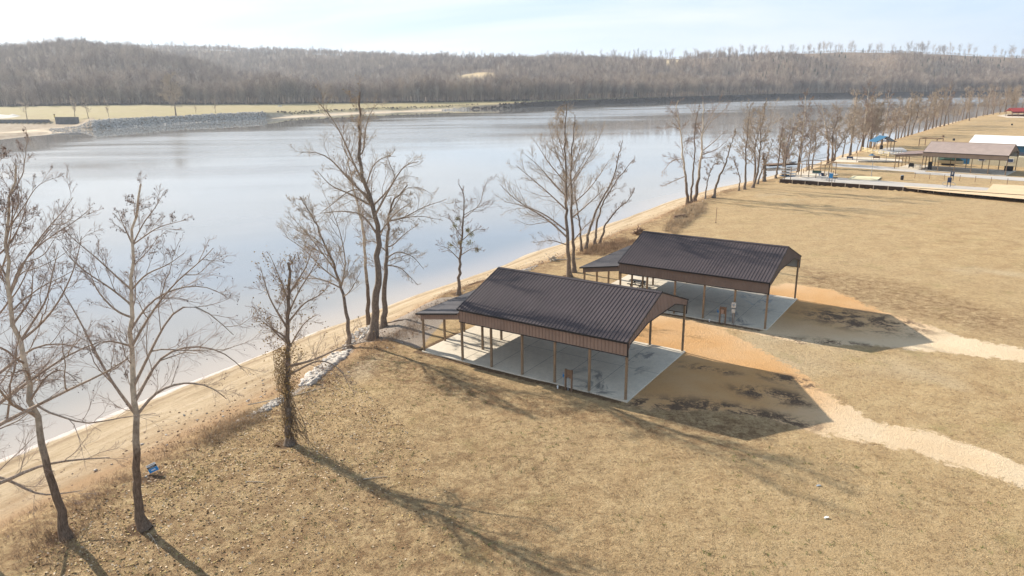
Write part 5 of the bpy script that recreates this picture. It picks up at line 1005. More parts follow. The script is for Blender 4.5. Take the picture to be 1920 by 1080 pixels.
def wood_bits():
    rng = np.random.default_rng(31)
    def branchy(name, px, py, ln, rz, mat, label, r=.03, forks=4):
        p = at(px, py); z = float(near_h(p[0], p[1])); d = np.array([math.cos(rz), math.sin(rz), 0]); P = resample([d*(-ln/2), d*0+rng.normal(size=3)*.05*ln*np.array([1, 1, .2]), d*ln/2], 10)[None]; P[0, :, 2] = np.abs(P[0, :, 2])*.3+r
        R = (r*np.linspace(1, .4, 10))[None]; Q, Rr = grow(rng, P, R, forks, .2, .9, .4, 35, 5, .1, .02, .02); o = tube_obj(name, [(P, R, 6), (Q, Rr, 4)], mat, None); o.location = (p[0], p[1], z+.01); tag(o, label, 'branch'); return o
    branchy('fallen_branch', 705, 896, 1.5, .2, M['drift'], 'short pale stick lying on the lawn right of the vine-wrapped tree', .035); branchy('fallen_branch', 480, 905, 1.3, -.1, M['drift'], 'bleached stick on the lawn below the vine-wrapped tree', .03)
    branchy('fallen_branch', 290, 1020, 2.2, -.9, M['drift'], 'thin forked stick at the foot of the tall sycamore', .02, 8); branchy('fallen_branch', 748, 600, 3.2, .5, M['woodd'], 'dark fallen branch on the gravel left of the nearer pavilion', .06, 9)
    branchy('driftwood_log', 893, 512, 3.0, .9, M['woodd'], 'dark log at the water edge left of the nearer pavilion ridge', .12, 3); branchy('driftwood_log', 1060, 487, 4.5, .1, M['drift'], 'long bleached driftwood log on the beach between the pavilions', .1, 4)
    branchy('fallen_branch', 620, 838, .9, 1.5, M['woodd'], 'short upright twig in the grass right of the vine-wrapped tree', .02, 3)
    branchy('fallen_branch', 540, 742, 6.0, .55, M['drift'], 'long bleached branch down the slope by the stone strip', .05, 6)
    p = at(1275, 409); o = MB().box(-1.6, 1.6, -.2, .15, 0, .3).box(-1.2, 1.8, .2, .5, 0, .28).box(-1.3, 1.3, -.05, .3, .3, .55).build('timber_pile', M['woodd'], None, .02); o.location = (p[0], p[1], float(near_h(p[0], p[1]))); o.rotation_euler = (0, 0, .5); tag(o, 'small pile of dark timbers on the beach above the farther pavilion', 'timber')
    # uprooted stump and pale root
    for (px, py, s, mat, lb) in ((1196, 440, 1.1, M['woodd'], 'dark uprooted stump on the beach left of the farther pavilion ridge'), (1035, 488, .6, M['drift'], 'pale upturned root beside the driftwood log'), (1432, 283, 0, None, None)):
        if not mat: continue
        p = at(px, py); P = []; 
        for k in range(26):
            a = rng.uniform(0, 6.28); e = rng.uniform(-.1, 1.2); d = np.array([math.cos(a)*math.cos(e), math.sin(a)*math.cos(e), math.sin(e)]); P.append(resample([np.array([0, 0, .25*s]), d*s*.5+[0, 0, .25*s], d*s*rng.uniform(.8, 1.3)+rng.normal(size=3)*.2*s], 6))
        P = np.array(P); P[..., 2] = np.maximum(P[..., 2], -.05); o = tube_obj('stump', [(P, np.linspace(.2*s, .03*s, 6)[None].repeat(26, 0), 5), (np.array([resample([(0, 0, -.1), (.1, 0, .5*s), (.5*s, 0, .9*s)], 6)]), np.full((1, 6), .38*s), 9)], mat, None); o.location = (p[0], p[1], float(near_h(p[0], p[1]))); tag(o, lb, 'stump')
    p = at(1342, 418); r = empty('marker_pole', p); tag(r, 'thin rusty pole standing in the grass behind the farther pavilion', 'pole'); MB().tube([(0, 0, -.1), (.03, 0, 2.6)], .045, 8).build('shaft', M['woodd'], r); MB().tube([(0, 0, 0), (0, 0, .12)], [.16, .1], 10).build('footing', M['woodd'], r)
    for (px, py, lb) in ((1550, 972, 'white scrap of litter on the lawn at lower right'), (1535, 912, 'grey scrap of litter on the lawn above the white one')):
        p = at(px, py); o = MB().beam((-.13, 0, .03), (.13, .05, .06), .09, .015).beam((-.1, .06, .03), (.05, .09, .07), .06, .012).build('litter_scrap', M['white'] if px == 1550 else M['gsteel']); o.location = p; tag(o, lb, 'litter')
wood_bits()
def shed_table():
    p = lc(C2, Y2, -L_-1.2, 7.2, .09); r = empty('picnic_table', p, Y2); tag(r, 'dark picnic table on the slab under the farther lean-to', 'table')
    MB().box(-.95, .95, -.38, .38, .72, .78).build('table_top', M['black'], r); 
    for y in (-.75, .75): MB().box(-.95, .95, y-.14, y+.14, .42, .47).build('bench', M['black'], r)
    for x in (-.6, .6): MB().beam((x, -.8, .0), (x, -.2, .72), .08).beam((x, .8, 0), (x, .2, .72), .08).beam((x, -.8, .38), (x, .8, .38), .06).build('leg_frame', M['black'], r)
shed_table()

# ------------------------------------------------------------------ the developed lot on the right
GZ = .70
def flat(name, pts, mat, z=GZ, t=.06, label=None, cat=None, kind='structure'):
    P = [at(x, y, z)[:2] for x, y in pts]; a = sum(P[i-1][0]*P[i][1]-P[i][0]*P[i-1][1] for i in range(len(P)))
    if a < 0: P = P[::-1]
    o = MB().slab([(p[0], p[1], z) for p in P], t).build(name, mat); tag(o, label, cat, kind=kind); return o
def lot():
    WL = float(np.linalg.norm(WE-WO)); yaw = math.atan2(WD[1], WD[0])
    r = empty('retaining_wall', (WO[0], WO[1], 0), yaw); tag(r, 'long low dark board retaining wall with pale posts along the edge of the paved lot', 'wall')
    MB().box(0, WL+6, -.05, .05, -.2, .88).box(-.05, .05, .05, 6, -.2, .82).build('boards', M['wallboard'], r)
    MB().box(-.08, WL+6, -.06, .06, .885, .93).build('top_rail', M['wood'], r)
    n = int((WL+6)/2.9)
    for k in range(n+1): MB().box(k*2.9+.02, k*2.9+.16, -.16, -.052, -.2, .86).build('post', M['drift'], r)
    def wp(u, v, z=.0): return (WO[0]+WD[0]*u+WN[0]*v, WO[1]+WD[1]*u+WN[1]*v, z)
    def flat2(name, uv, mat, z, t=.1): 
        o = MB().slab([wp(u, v, z) for u, v in uv], t).build(name, mat); tag(o, kind='structure'); return o
    flat2('paving', [(.06, .13), (WL+8, .13), (WL+8, 8.5), (26, 9.2), (2, 12), (.06, 9)], M['pad'], .80, .3)
    flat('sand_strip', [(1694, 348.5), (1850, 357.5), (1862, 344.7), (1940, 349), (1975, 378), (1760, 359), (1700, 352.5)], M['sandpad'], .816, .02)
    flat('fire_pit_sand', [(1478, 328), (1496, 322.5), (1520, 319.5), (1555, 322), (1573, 327), (1552, 331), (1500, 333)], M['palesand'], .816, .02)
    o = flat('cream_slab', [(1590, 335), (1600, 329.3), (1652.5, 331.5), (1645, 337.5)], M['cream'], .95, .14, 'low cream platform with yellowish edge on the grey paving', 'platform', None)
    flat('path', [(1560, 306), (1600, 308), (1690, 314.5), (1735, 318), (1735, 324), (1690, 321), (1600, 314.5), (1562, 312)], M['asph'], .75, .06)
    flat('drive', [(1715, 321), (1890, 331), (1960, 336), (1960, 342), (1885, 337), (1715, 325)], M['asph'], .752, .06)
    flat('sandbox', [(1562, 303.5), (1572, 297), (1590, 293), (1640, 295), (1690, 299), (1694, 304), (1640, 304.5), (1600, 304.5)], M['palesand'], .76, .06)
    flat('gazebo_yard', [(1640, 284), (1660, 277), (1690, 276), (1700, 281), (1700, 290), (1650, 288)], M['asph'], .76, .06)
    # hexagonal swing frame of posts and beams round the fire pit
    z5 = lambda x, y: (1440+x/7.385, 240+y/7.385)
    ps = [at(*z5(x, y), .8) for x, y in ((418, 645), (455, 675), (560, 680), (775, 690), (835, 672), (870, 655), (930, 645), (720, 620), (525, 610))]
    r = empty('swing_pergola', ps[2]); tag(r, 'ring of brown posts joined by top beams round the pale sand fire pit', 'pergola'); o3 = np.array(ps[2]); hh = 3.0
    for p in ps: q = p-o3; MB().box(q[0]-.08, q[0]+.08, q[1]-.08, q[1]+.08, 0, hh).build('post', M['wood'], r)
    for i in range(len(ps)): a, b = ps[i-1]-o3, ps[i]-o3; MB().beam((a[0], a[1], hh+.06), (b[0], b[1], hh+.06), .1, .16).build('beam', M['wood'], r)
    p = (ps[2]*.5+ps[3]*.5); sd = (ps[3]-ps[2])/np.linalg.norm(ps[3]-ps[2]); r = empty('hanging_swing', (p[0], p[1], .8), math.atan2(sd[1], sd[0])); tag(r, 'green and grey bench swing hanging from the brown pergola beam', 'swing')
    MB().box(-1, 1, -.25, .25, 1.0, 1.07).build('seat', M['gsteel'], r); MB().box(-1, 1, .25, .31, 1.07, 1.6).build('backrest', M['tarp'], r)
    for x in (-.95, .95): MB().tube([(x, 0, 1.07), (x*1.05, 0, 2.98)], .015, 5).build('chain', M['gsteel'], r)
    for i, (x, y) in enumerate(((387, 655), (490, 628), (625, 625), (660, 690), (800, 690), (900, 655))):
        q = at(*z5(x, y), .8); o = MB().tube([(0, 0, 0), (0, 0, 1.0)], [.1, .09], 10).tube([(0, 0, 1.0), (0, 0, 1.06)], [.09, .04], 10).build('bollard', M['wood']); o.location = q; tag(o, 'waist-high brown post in the ring round the sand fire pit', 'post', 'short posts round the fire pit')
    # kayak rack
    a, b = at(*z5(228, 712), .8), at(*z5(310, 714), .8); r = empty('kayak_rack', a, math.atan2(b[1]-a[1], b[0]-a[0])); tag(r, 'two-post wooden boat rack at the corner of the lot', 'rack'); w = float(np.linalg.norm((b-a)[:2]))
    for x in (0, w): MB().box(x-.07, x+.07, -.07, .07, 0, 2.9).build('post', M['wood'], r); MB().beam((x, 0, .5), (x, .9, .5), .08).beam((x, 0, 1.15), (x, .9, 1.15), .08).beam((x, 0, 1.8), (x, .9, 1.8), .08).beam((x, 0, 2.35), (x, .9, 2.35), .08).build('arms', M['wood'], r)
    for k, (c, lb) in enumerate(((M['bluer'], 'lowest boat on the rack, blue-green'), (M['white'], 'white kayak second from the bottom of the rack'), (M['white'], 'white kayak third from the bottom of the rack'), (M['white'], 'white kayak on top of the rack'))):
        z = .8+[.54, 1.19, 1.84, 2.39][k]; s = MB(); n = 12; V = []; 
        for i in range(n+1):
            x = (i/n*2-1); wd = .36*math.sqrt(max(0, 1-abs(x)**2.4))+.012; hg = .17*math.sqrt(max(0, 1-abs(x)**3))+.01; zz = .19+.10*x*x
            for j in range(8): an = 2*math.pi*j/8; V.append((x*1.95, wd*math.cos(an), zz+hg*math.sin(an)))
        F = [(i*8+j, i*8+(j+1) % 8, (i+1)*8+(j+1) % 8, (i+1)*8+j) for i in range(n) for j in range(8)]; s.add(V, F); mid = (a+b)/2; d = (b-a)[:2]/w; nn = np.array([-d[1], d[0]])
        e = empty('kayak', (mid[0]+nn[0]*.45, mid[1]+nn[1]*.45, z), math.atan2(d[1], d[0])); tag(e, lb, 'kayak', 'boats on the rack'); s.build('hull', c, e, smooth=True); MB().tube([(-.35, 0, .345), (.35, 0, .345)], .17, 10).build('cockpit', M['black'], e)
    # furniture on the paving
    q = at(1557, 341.5, .8); r = empty('info_board', q, R_(-38)); tag(r, 'tall bright blue board on two posts near the wall, white cap', 'board')
    for x in (-.3, .3): MB().box(x-.05, x+.05, -.05, .05, 0, 1.9).build('post', M['woodd'], r)
    MB().box(-.42, .42, -.09, -.055, .95, 2.0).build('panel', M['blue'], r); MB().box(-.46, .46, -.12, .08, 2.0, 2.12).build('cap', M['white'], r)
    q = at(1565, 341.5, .8); r = empty('pedestal_grill', q); tag(r, 'black park grill on a single post beside the blue board', 'grill'); MB().tube([(0, 0, 0), (0, 0, .9)], .05).build('pedestal', M['black'], r); MB().box(-.5, .5, -.25, .25, .9, 1.08).build('firebox', M['black'], r, .02); MB().box(-.5, .5, -.04, .04, 1.12, 1.14).build('grate', M['black'], r)
    q = at(1546, 337.5, .8); r = empty('picnic_table', q, R_(-38)); tag(r, 'pale grey picnic table beside the blue board', 'table'); MB().box(-.9, .9, -.38, .38, .72, .78).build('table_top', M['grey'], r)
    for y in (-.75, .75): MB().box(-.9, .9, y-.14, y+.14, .42, .47).build('bench', M['grey'], r)
    for x in (-.6, .6): MB().beam((x, -.8, 0), (x, -.2, .72), .07).beam((x, .8, 0), (x, .2, .72), .07).beam((x, -.8, .38), (x, .8, .38), .06).build('leg_frame', M['gsteel'], r)
    def lounge(px, py, rz, mat, lb):
        q = at(px, py, .8); r = empty('deck_chair', q, rz); tag(r, lb, 'chair'); MB().add([(-.32, -.3, .4), (.32, -.3, .4), (.32, .35, .36), (-.32, .35, .36), (-.32, -.3, .45), (.32, -.3, .45), (.32, .35, .41), (-.32, .35, .41)], [(3, 2, 1, 0), (4, 5, 6, 7), (0, 1, 5, 4), (1, 2, 6, 5), (2, 3, 7, 6), (3, 0, 4, 7)]).build('seat', mat, r)
        MB().beam((0, .35, .38), (0, .85, 1.15), .64, .05).build('backrest', mat, r)
        for x in (-.3, .3):
            for y in (-.28, .4): MB().box(x-.035, x+.035, y-.035, y+.035, 0, .4).build('leg', mat, r)
            MB().box(x-.07, x+.07, -.35, .5, .6, .64).build('armrest', mat, r)
    lounge(1539, 330.5, 1.0, M['blue'], 'light blue deck chair under the brown pergola ring'); lounge(1543.5, 332.5, 2.4, M['navy'], 'dark deck chair beside the light blue one'); 
    q = at(1691, 337, .8); r = empty('trash_barrel', q); tag(r, 'black trash barrel alone in the middle of the grey paving', 'barrel'); MB().tube([(0, 0, 0), (0, 0, .35), (0, 0, 1.0), (0, 0, 1.02)], [.31, .34, .34, .31], 16).build('drum', M['black'], r); MB().tube([(0, 0, 1.0), (0, 0, 1.07)], [.37, .34], 16).build('rim', M['gsteel'], r)
    q = at(1633.5, 330, .8); r = empty('basketball_pole', q); r.name = 'lamp_pole'; tag(r, 'thin pale blue-grey pole behind the cream platform', 'pole'); MB().tube([(0, 0, 0), (0, 0, 3.4)], .06).build('shaft', M['gsteel'], r); MB().tube([(0, 0, 0), (0, 0, .1)], .2, 12).build('base_plate', M['gsteel'], r)
    def game(px, py, arms, lb):
        q = at(px, py, .8); r = empty('board_stand', q, R_(-38)); tag(r, lb, 'board stand')
        for x in (-.28, .28): MB().box(x-.05, x+.05, -.05, .05, 0, 1.3).build('leg', M['navy'], r)
        MB().box(-.38, .38, -.08, .0, .95, 2.05).build('panel', M['navy'], r, .02)
        if arms:
            for s in (-1, 1): MB().tube([(s*.35, 0, 1.1), (s*.9, 0, .95), (s*1.2, 0, .7), (s*1.2, 0, .4), (s*.8, 0, .25), (s*.3, 0, .3)], .045, 7).build('hoop', M['gsteel'], r)
        else: MB().box(-.14, .14, -.1, -.082, 1.35, 1.95).build('face', M['grey'], r)
    game(1778.5, 350.5, True, 'dark blue upright board with a curved hoop on each side, on the paving'); game(1784, 338.5, False, 'dark blue board on two legs behind the hooped one, by the wire fence')
    # low wire fence at the back of the paving
    fp = [at(x, y, .75) for x, y in ((1715, 334.4), (1742.5, 335.8), (1770, 338), (1799, 339.6), (1828, 341.6), (1857.5, 343.7), (1888, 346), (1920, 348.5), (1955, 351.5))]
    r = empty('wire_fence', fp[0]); tag(r, 'low wire fence on thin dark posts behind the paving', 'fence'); o3 = fp[0]
    for p in fp: q = p-o3; MB().tube([(q[0], q[1], 0), (q[0], q[1], 1.35)], .05, 6).build('post', M['woodd'], r)
    w_ = MB()
    for z in (.45, .85, 1.25):
        for i in range(len(fp)-1): a, b = fp[i]-o3, fp[i+1]-o3; w_.beam((a[0], a[1], z), (b[0], b[1], z), .012)
    w_.build('wires', M['gsteel'], r)
    # dock and gangway
    a, b = at(1441, 312, -2.2), at(1491, 309, -2.2); ang = math.atan2(b[1]-a[1], b[0]-a[0]); r = empty('floating_dock', (a+b)/2, ang); tag(r, 'dark brown floating dock on the water behind the kayak rack', 'dock'); w = float(np.linalg.norm((b-a)[:2]))
    MB().box(-w/2-1, w/2, -1.5, 1.8, .15, .55).build('float', M['wallboard'], r); MB().box(-w/2-1.1, w/2+.1, -1.6, 1.9, .55, .65).build('deck', M['woodd'], r); MB().box(w/2-3.2, w/2-.3, -.8, .8, .65, 1.15).build('locker', M['gsteel'], r, .05); MB().box(w/2-.25, w/2, -1.5, -1.25, -.5, 1.7).build('pile', M['woodd'], r)
    a, b = at(1492, 306, -1.3), at(1551, 294.5, .3); r = empty('gangway', a); tag(r, 'sloping gangway with thin metal rails from the bank to the dock', 'gangway'); d = b-a; nrm = np.array([-d[1], d[0], 0]); nrm = nrm/np.linalg.norm(nrm)*.6
    MB().beam((0, 0, 0), tuple(d), 1.2, .1).build('walkway', M['gsteel'], r); rl = MB()
    for s in (-1, 1):
        o_ = nrm*s; rl.beam(o_+[0, 0, 1.1], d+o_+[0, 0, 1.1], .05); rl.beam(o_+[0, 0, .55], d+o_+[0, 0, .55], .03)
        for k in range(9): f = k/8; rl.beam(d*f+o_, d*f+o_+[0, 0, 1.1], .045)
    rl.build('railing', M['gsteel'], r)
    # split rail fence
    a, b = at(1616, 284, .75), at(1666, 294, .75); r = empty('rail_fence', a); tag(r, 'pale yellow three-rail wooden fence in front of the blue-roofed gazebo', 'fence'); d = b-a; n = 5
    for k in range(n+1): q = d*k/n; MB().box(q[0]-.09, q[0]+.09, q[1]-.09, q[1]+.09, 0, 1.5).build('post', M['woodp'], r)
    for z in (.35, .8, 1.3): MB().beam((0, -.05, z), (d[0], d[1]-.05, z), .06, .17).build('rail', M['woodp'], r)
    a, b = at(1668, 293, .75), at(1690, 289, .75); r = empty('rail_fence', a); tag(r, 'short grey-brown rail fence right of the yellow one', 'fence'); d = b-a
    for k in range(5): q = d*k/4; MB().box(q[0]-.07, q[0]+.07, q[1]-.07, q[1]+.07, 0, 1.2).build('post', M['drift'], r)
    for z in (.4, .9): MB().beam((0, -.05, z), (d[0], d[1]-.05, z), .05, .13).build('rail', M['drift'], r)
    # bench, swing bench and paddle things in the sand
    def bench(px, py, rz, mat, lb, nm='bench'):
        q = at(px, py, .76); r = empty(nm, q, rz); tag(r, lb, 'bench'); MB().box(-.9, .9, -.25, .25, .42, .48).build('seat', mat, r); MB().box(-.9, .9, .22, .28, .48, 1.0).build('backrest', mat, r)
        for x in (-.75, .75): MB().box(x-.05, x+.05, -.22, .22, 0, .42).build('leg', mat, r)
    bench(1593.5, 299.5, R_(140), M['navy'], 'dark blue bench in the pale sand near the gangway'); bench(1643, 299, R_(150), M['woodd'], 'brown bench in the pale sand in front of the yellow fence')
    q = at(1633.5, 303, .76); r = empty('sun_umbrella', q); tag(r, 'small blue umbrella in the sand play area', 'umbrella'); MB().tube([(0, 0, 0), (0, 0, 2.1)], .03).build('pole', M['gsteel'], r); MB().tube([(0, 0, 1.75), (0, 0, 2.2)], [1.0, .05], 8).build('canopy', M['bluer'], r)
    for k, (px, py) in enumerate(((1606, 303.5), (1661, 303.5))):
        q = at(px, py, .76); r = empty('play_post', q); tag(r, ['left', 'right'][k]+' of the two thin brown posts at the edge of the sand area', 'post'); MB().tube([(0, 0, 0), (0, 0, 2.4)], .06).build('shaft', M['woodd'], r); MB().tube([(0, 0, 2.4), (0, 0, 2.48)], [.08, .02]).build('cap', M['woodd'], r)
    a, b = at(1609, 304, .76), at(1686, 304.5, .76); o = MB().beam(tuple(a+[0, 0, .12]), tuple(b+[0, 0, .12]), .2, .25).build('sand_curb', M['wallboard']); tag(o, 'dark timber curb along the near edge of the sand area', 'curb')
    # blue roofed gazebo
    g0, g1 = at(1641, 283, .75), at(1679, 283, .75); gw = float(np.linalg.norm((g1-g0)[:2])); r = empty('gazebo', g0, 0); tag(r, 'small open gazebo with blue gable roof on timber posts', 'gazebo'); gl = 4.2; he, hr = 3.0, 4.75
    for y in (0, gl/2, gl):
        for x in (.25, gw-.25): MB().box(x-.1, x+.1, y-.1, y+.1, 0, he).build('post', M['wood'], r)
    for sg in (0, 1):
        x0, x1 = ((-.35, gw/2) if sg == 0 else (gw+.35, gw/2)); P = [(x0, -.5, he-.05), (x1, -.5, hr), (x1, gl+.5, hr), (x0, gl+.5, he-.05)]; P = P[::-1] if sg == 0 else P; MB().slab(P, .09).build('roof', M['bluer'], r)
    for y in (-.3, gl+.3):
        t = MB(); t.beam((0, y, he), (gw, y, he), .12, .18).beam((gw/2, y, he), (gw/2, y, hr-.15), .12).beam((gw*.25, y, he), (gw/2, y, hr-.5), .1).beam((gw*.75, y, he), (gw/2, y, hr-.5), .1); t.beam((0, y, he-.02), (gw/2, y, hr-.13), .12, .14).beam((gw, y, he-.02), (gw/2, y, hr-.13), .12, .14); t.build('truss', M['woodd'], r)
    MB().box(-.1, gw+.1, -.2, gl+.2, 0, .05).build('floor', M['asph'], r)
    q = at(1652, 279.5, .8); o = MB().tube([(0, 0, 0), (0, 0, .6), (0, 0, 1.2), (0, 0, 1.35)], [.5, .55, .5, .2], 12).build('smoker', M['black']); o.location = q; tag(o, 'black barrel smoker standing under the gazebo', 'smoker')
    # open frame and barrels in the field
    a, b = at(1722.5, 275, .5), at(1755, 277, .5); r = empty('bare_shelter', a); tag(r, 'bare brown timber shelter posts and beams without roof beside the tan-roofed pavilion', 'shelter'); d = b-a; nn = np.array([-d[1], d[0], 0]); nn = nn/np.linalg.norm(nn)*4
    c4 = [np.zeros(3), d, d+nn, nn]
    for q in c4: MB().box(q[0]-.1, q[0]+.1, q[1]-.1, q[1]+.1, 0, 2.9).build('post', M['woodd'], r)
    for i in range(4): a_, b_ = c4[i-1], c4[i]; MB().beam((a_[0], a_[1], 2.95), (b_[0], b_[1], 2.95), .12, .2).build('beam', M['woodd'], r)
    for i, (px, py, lb) in enumerate(((1788, 265, 'dark barrel in the field behind the tan roof'), (1768, 259, 'brown post stump in the field near the riverside trees'), (1897, 236, 'dark fire ring on the orange dirt strip before the red-roofed shelter'))):
        q = at(px, py, .4); o = MB().tube([(0, 0, -.1), (0, 0, .5), (0, 0, 1.0)], [.4, .43, .4], 10).tube([(0, 0, .98), (0, 0, 1.08)], [.46, .42], 10).build(['barrel', 'post_stump', 'fire_ring'][i], [M['black'], M['woodd'], M['black']][i]); o.location = q; tag(o, lb, ['barrel', 'stump', 'fire ring'][i])
    flat('dirt_strip', [(1838, 235), (1870, 233.5), (1960, 233), (1960, 239), (1880, 238.5), (1840, 236.5)], M['sandpad'], .35, .05); flat('shelter_yard', [(1869, 217), (1890, 214), (1960, 213), (1960, 221), (1890, 220.5)], M['palesand'], .35, .05)
    # red roofed shelter
    q = at(1898, 219, .2); r = empty('shelter', q, R_(-8)); tag(r, 'red-roofed open shelter far up the bank at the right edge', 'shelter'); L2, W2 = 14, 8
    for k in range(5):
        for y in (0, W2): MB().box(k*L2/4-.12, k*L2/4+.12, y-.12, y+.12, 0, 3.2).build('post', M['woodd'], r)
    MB().slab([(-.5, -.6, 3.3), (L2+.5, -.6, 3.3), (L2+.5, W2/2, 5.4), (-.5, W2/2, 5.4)], .1).build('roof', M['red'], r); MB().slab([(-.5, W2/2, 5.4), (L2+.5, W2/2, 5.4), (L2+.5, W2+.6, 3.3), (-.5, W2+.6, 3.3)], .1).build('roof', M['red'], r)
    MB().box(-.3, L2+.3, -.15, -.05, 2.3, 3.25).build('fascia', simple('dark_red', (.14, .02, .025), .6), r); MB().box(.2, L2-.2, W2-1.4, W2-1.3, 0, 1.2).build('back_rail', M['woodd'], r)
    for k, px in enumerate((1884, 1904)):
        q = at(px, 217-k*.5, .2); r = empty('picnic_table', q, .5); tag(r, ['grey picnic table left of the red-roofed shelter', 'pale table inside the red-roofed shelter'][k], 'table'); MB().box(-.9, .9, -.38, .38, .72, .8).build('table_top', M['grey'], r)
        for y in (-.75, .75): MB().box(-.9, .9, y-.14, y+.14, .42, .48).build('bench', M['grey'], r)
        for x in (-.6, .6): MB().beam((x, -.8, 0), (x, -.2, .72), .08).beam((x, .8, 0), (x, .2, .72), .08).build('leg_frame', M['gsteel'], r)
    # tan pavilion
    z6 = lambda x, y: (1660+x/7.2, 240+y/7.2); a = at(*z6(1615, 642), .75); yaw = R_(-44.0)
    pavilion('pavilion', 'large open pavilion with pale tan metal roof and lean-to on the developed lot', (a[0], a[1], .72), yaw, 18.1, 12.2, 5, 6.4, 4.75, 7.0, 3.65, (M['tanroof'], M['tanpanel'], M['tanroof']), M['tanpanel'], M['panelin'], M['wood'], 4.3)
    C3 = (a[0], a[1], .81); U = lambda u, v, z=.81: (C3[0]+math.cos(yaw)*u-math.sin(yaw)*v, C3[1]+math.sin(yaw)*u+math.cos(yaw)*v, z)
    r = empty('pontoon_boat', U(-15.5, 17.0, .75), yaw); tag(r, 'beige boat under a dark cover behind the tan-roofed pavilion', 'boat'); s = MB(); V = []; n = 10
    for i in range(n+1):
        x = i/n*6-3; wd = 1.15*(1-max(0, (x-.5)/2.5)**2*.9) if x > .5 else 1.15; V += [(x, -wd, 1.35), (x, -wd*.8, .55), (x, 0, .35), (x, wd*.8, .55), (x, wd, 1.35)]
    s.add(V, [(i*5+j, i*5+j+1, (i+1)*5+j+1, (i+1)*5+j) for i in range(n) for j in range(4)] + [(0, 1, 2, 3, 4)[::-1]]); s.build('hull', M['beige'], r); MB().tube([(-2.9, 0, 1.3), (-1.5, 0, 1.65), (1, 0, 1.65), (2.7, 0, 1.3)], [.9, 1.1, 1.0, .2], 10).build('cover', M['tarp'], r); MB().box(-2, 1, -.8, .8, 0, .4).build('trailer', M['black'], r)
    for k, (u, v, lb, nm, mt) in enumerate(((-1.2, 10.8, 'dark bin at the far corner of the tan-roofed pavilion', 'storage_bin', M['black']), (-17.0, 3.0, 'tall black cabinet at the lean-to end of the tan-roofed pavilion', 'cabinet', M['black']))):
        o = MB().box(-.9 if k == 0 else -.4, .9 if k == 0 else .4, -.4, .4, 0, 1.1 if k == 0 else 1.9).box(-.95 if k == 0 else -.45, .95 if k == 0 else .45, -.45, .45, 1.1 if k == 0 else 1.9, 1.18 if k == 0 else 1.98).build(nm, mt, None, .02); o.location = U(u, v); o.rotation_euler = (0, 0, yaw); tag(o, lb, nm.replace('_', ' '))
    r = empty('picnic_table', U(-20.5, 5.5), yaw+.3); tag(r, 'grey picnic table under the lean-to of the tan-roofed pavilion', 'table'); MB().box(-.9, .9, -.38, .38, .72, .8).build('table_top', M['grey'], r)
    for y in (-.75, .75): MB().box(-.9, .9, y-.14, y+.14, .42, .48).build('bench', M['grey'], r)
    for x in (-.6, .6): MB().beam((x, -.8, 0), (x, -.2, .72), .08).beam((x, .8, 0), (x, .2, .72), .08).build('leg_frame', M['gsteel'], r)
    r = empty('patio_grill', U(-21.5, 3.5), yaw); tag(r, 'black cart grill under the lean-to of the tan-roofed pavilion', 'grill'); MB().box(-.6, .6, -.3, .3, .35, .95).build('cart', M['black'], r, .03); MB().tube([(-.5, 0, 1.0), (.5, 0, 1.0)], .28, 10).build('lid', M['black'], r)
    for x in (-.5, .5): MB().box(x-.04, x+.04, -.25, .25, 0, .35).build('leg', M['black'], r)
    # white roofed house with beige and blue walls behind it
    a = at(1817, 308, .7); yw = R_(-47); r = empty('house', a, yw); tag(r, 'long white-roofed house with beige and blue walls at the right edge', 'house'); HL, HW = 30, 11
    MB().box(.0, HL, 0, HW, 0, 2.6).build('lower_wall', M['beige'], r); MB().box(-6.5, -.05, .1, 4, 0, 2.0).build('blue_wall', M['bluer'], r); MB().box(-9.2, -6.6, .1, 4, 0, 2.4).build('end_wall', M['beige'], r)
    MB().box(4, HL, 5, HW-.1, 2.62, 5.6).build('upper_wall', M['bluer'], r)
    MB().slab([(-2, 3.5, 5.3), (HL, 3.5, 5.3), (HL, 9.0, 7.4), (-2, 9.0, 7.4)], .12).build('roof', M['whiter'], r); MB().slab([(-2, 9.0, 7.4), (HL, 9.0, 7.4), (HL, 14.5, 5.3), (-2, 14.5, 5.3)], .12).build('roof', M['whiter'], r)
    for k in range(4): f = MB().box(2+k*6.5, 3.6+k*6.5, -.05, .0, 1.1, 2.1).build('window', M['white'], r); MB().box(2.12+k*6.5, 3.48+k*6.5, -.07, -.052, 1.2, 2.0).build('pane', M['navy'], f)
    for k in range(5): MB().box(6.2+k*3.2, 6.35+k*3.2, 1.0, 1.15, 2.6, 3.75).build('porch_post', M['woodd'], r)
    rl = MB()
    for z in (3.1, 3.55): rl.box(5.8, HL, 1.0, 1.1, z, z+.12)
    rl.build('porch_rail', M['woodd'], r)
    r = empty('deck_chair', at(1896, 312, .75), 2.4); tag(r, 'blue chair standing between the tan-roofed pavilion and the house', 'chair'); MB().box(-.32, .32, -.3, .3, .42, .48).build('seat', M['bluer'], r); MB().beam((0, .3, .45), (0, .55, 1.3), .6, .05).build('backrest', M['bluer'], r)
    for x in (-.28, .28):
        for y in (-.26, .26): MB().box(x-.03, x+.03, y-.03, y+.03, 0, .42).build('leg', M['bluer'], r)
lot()

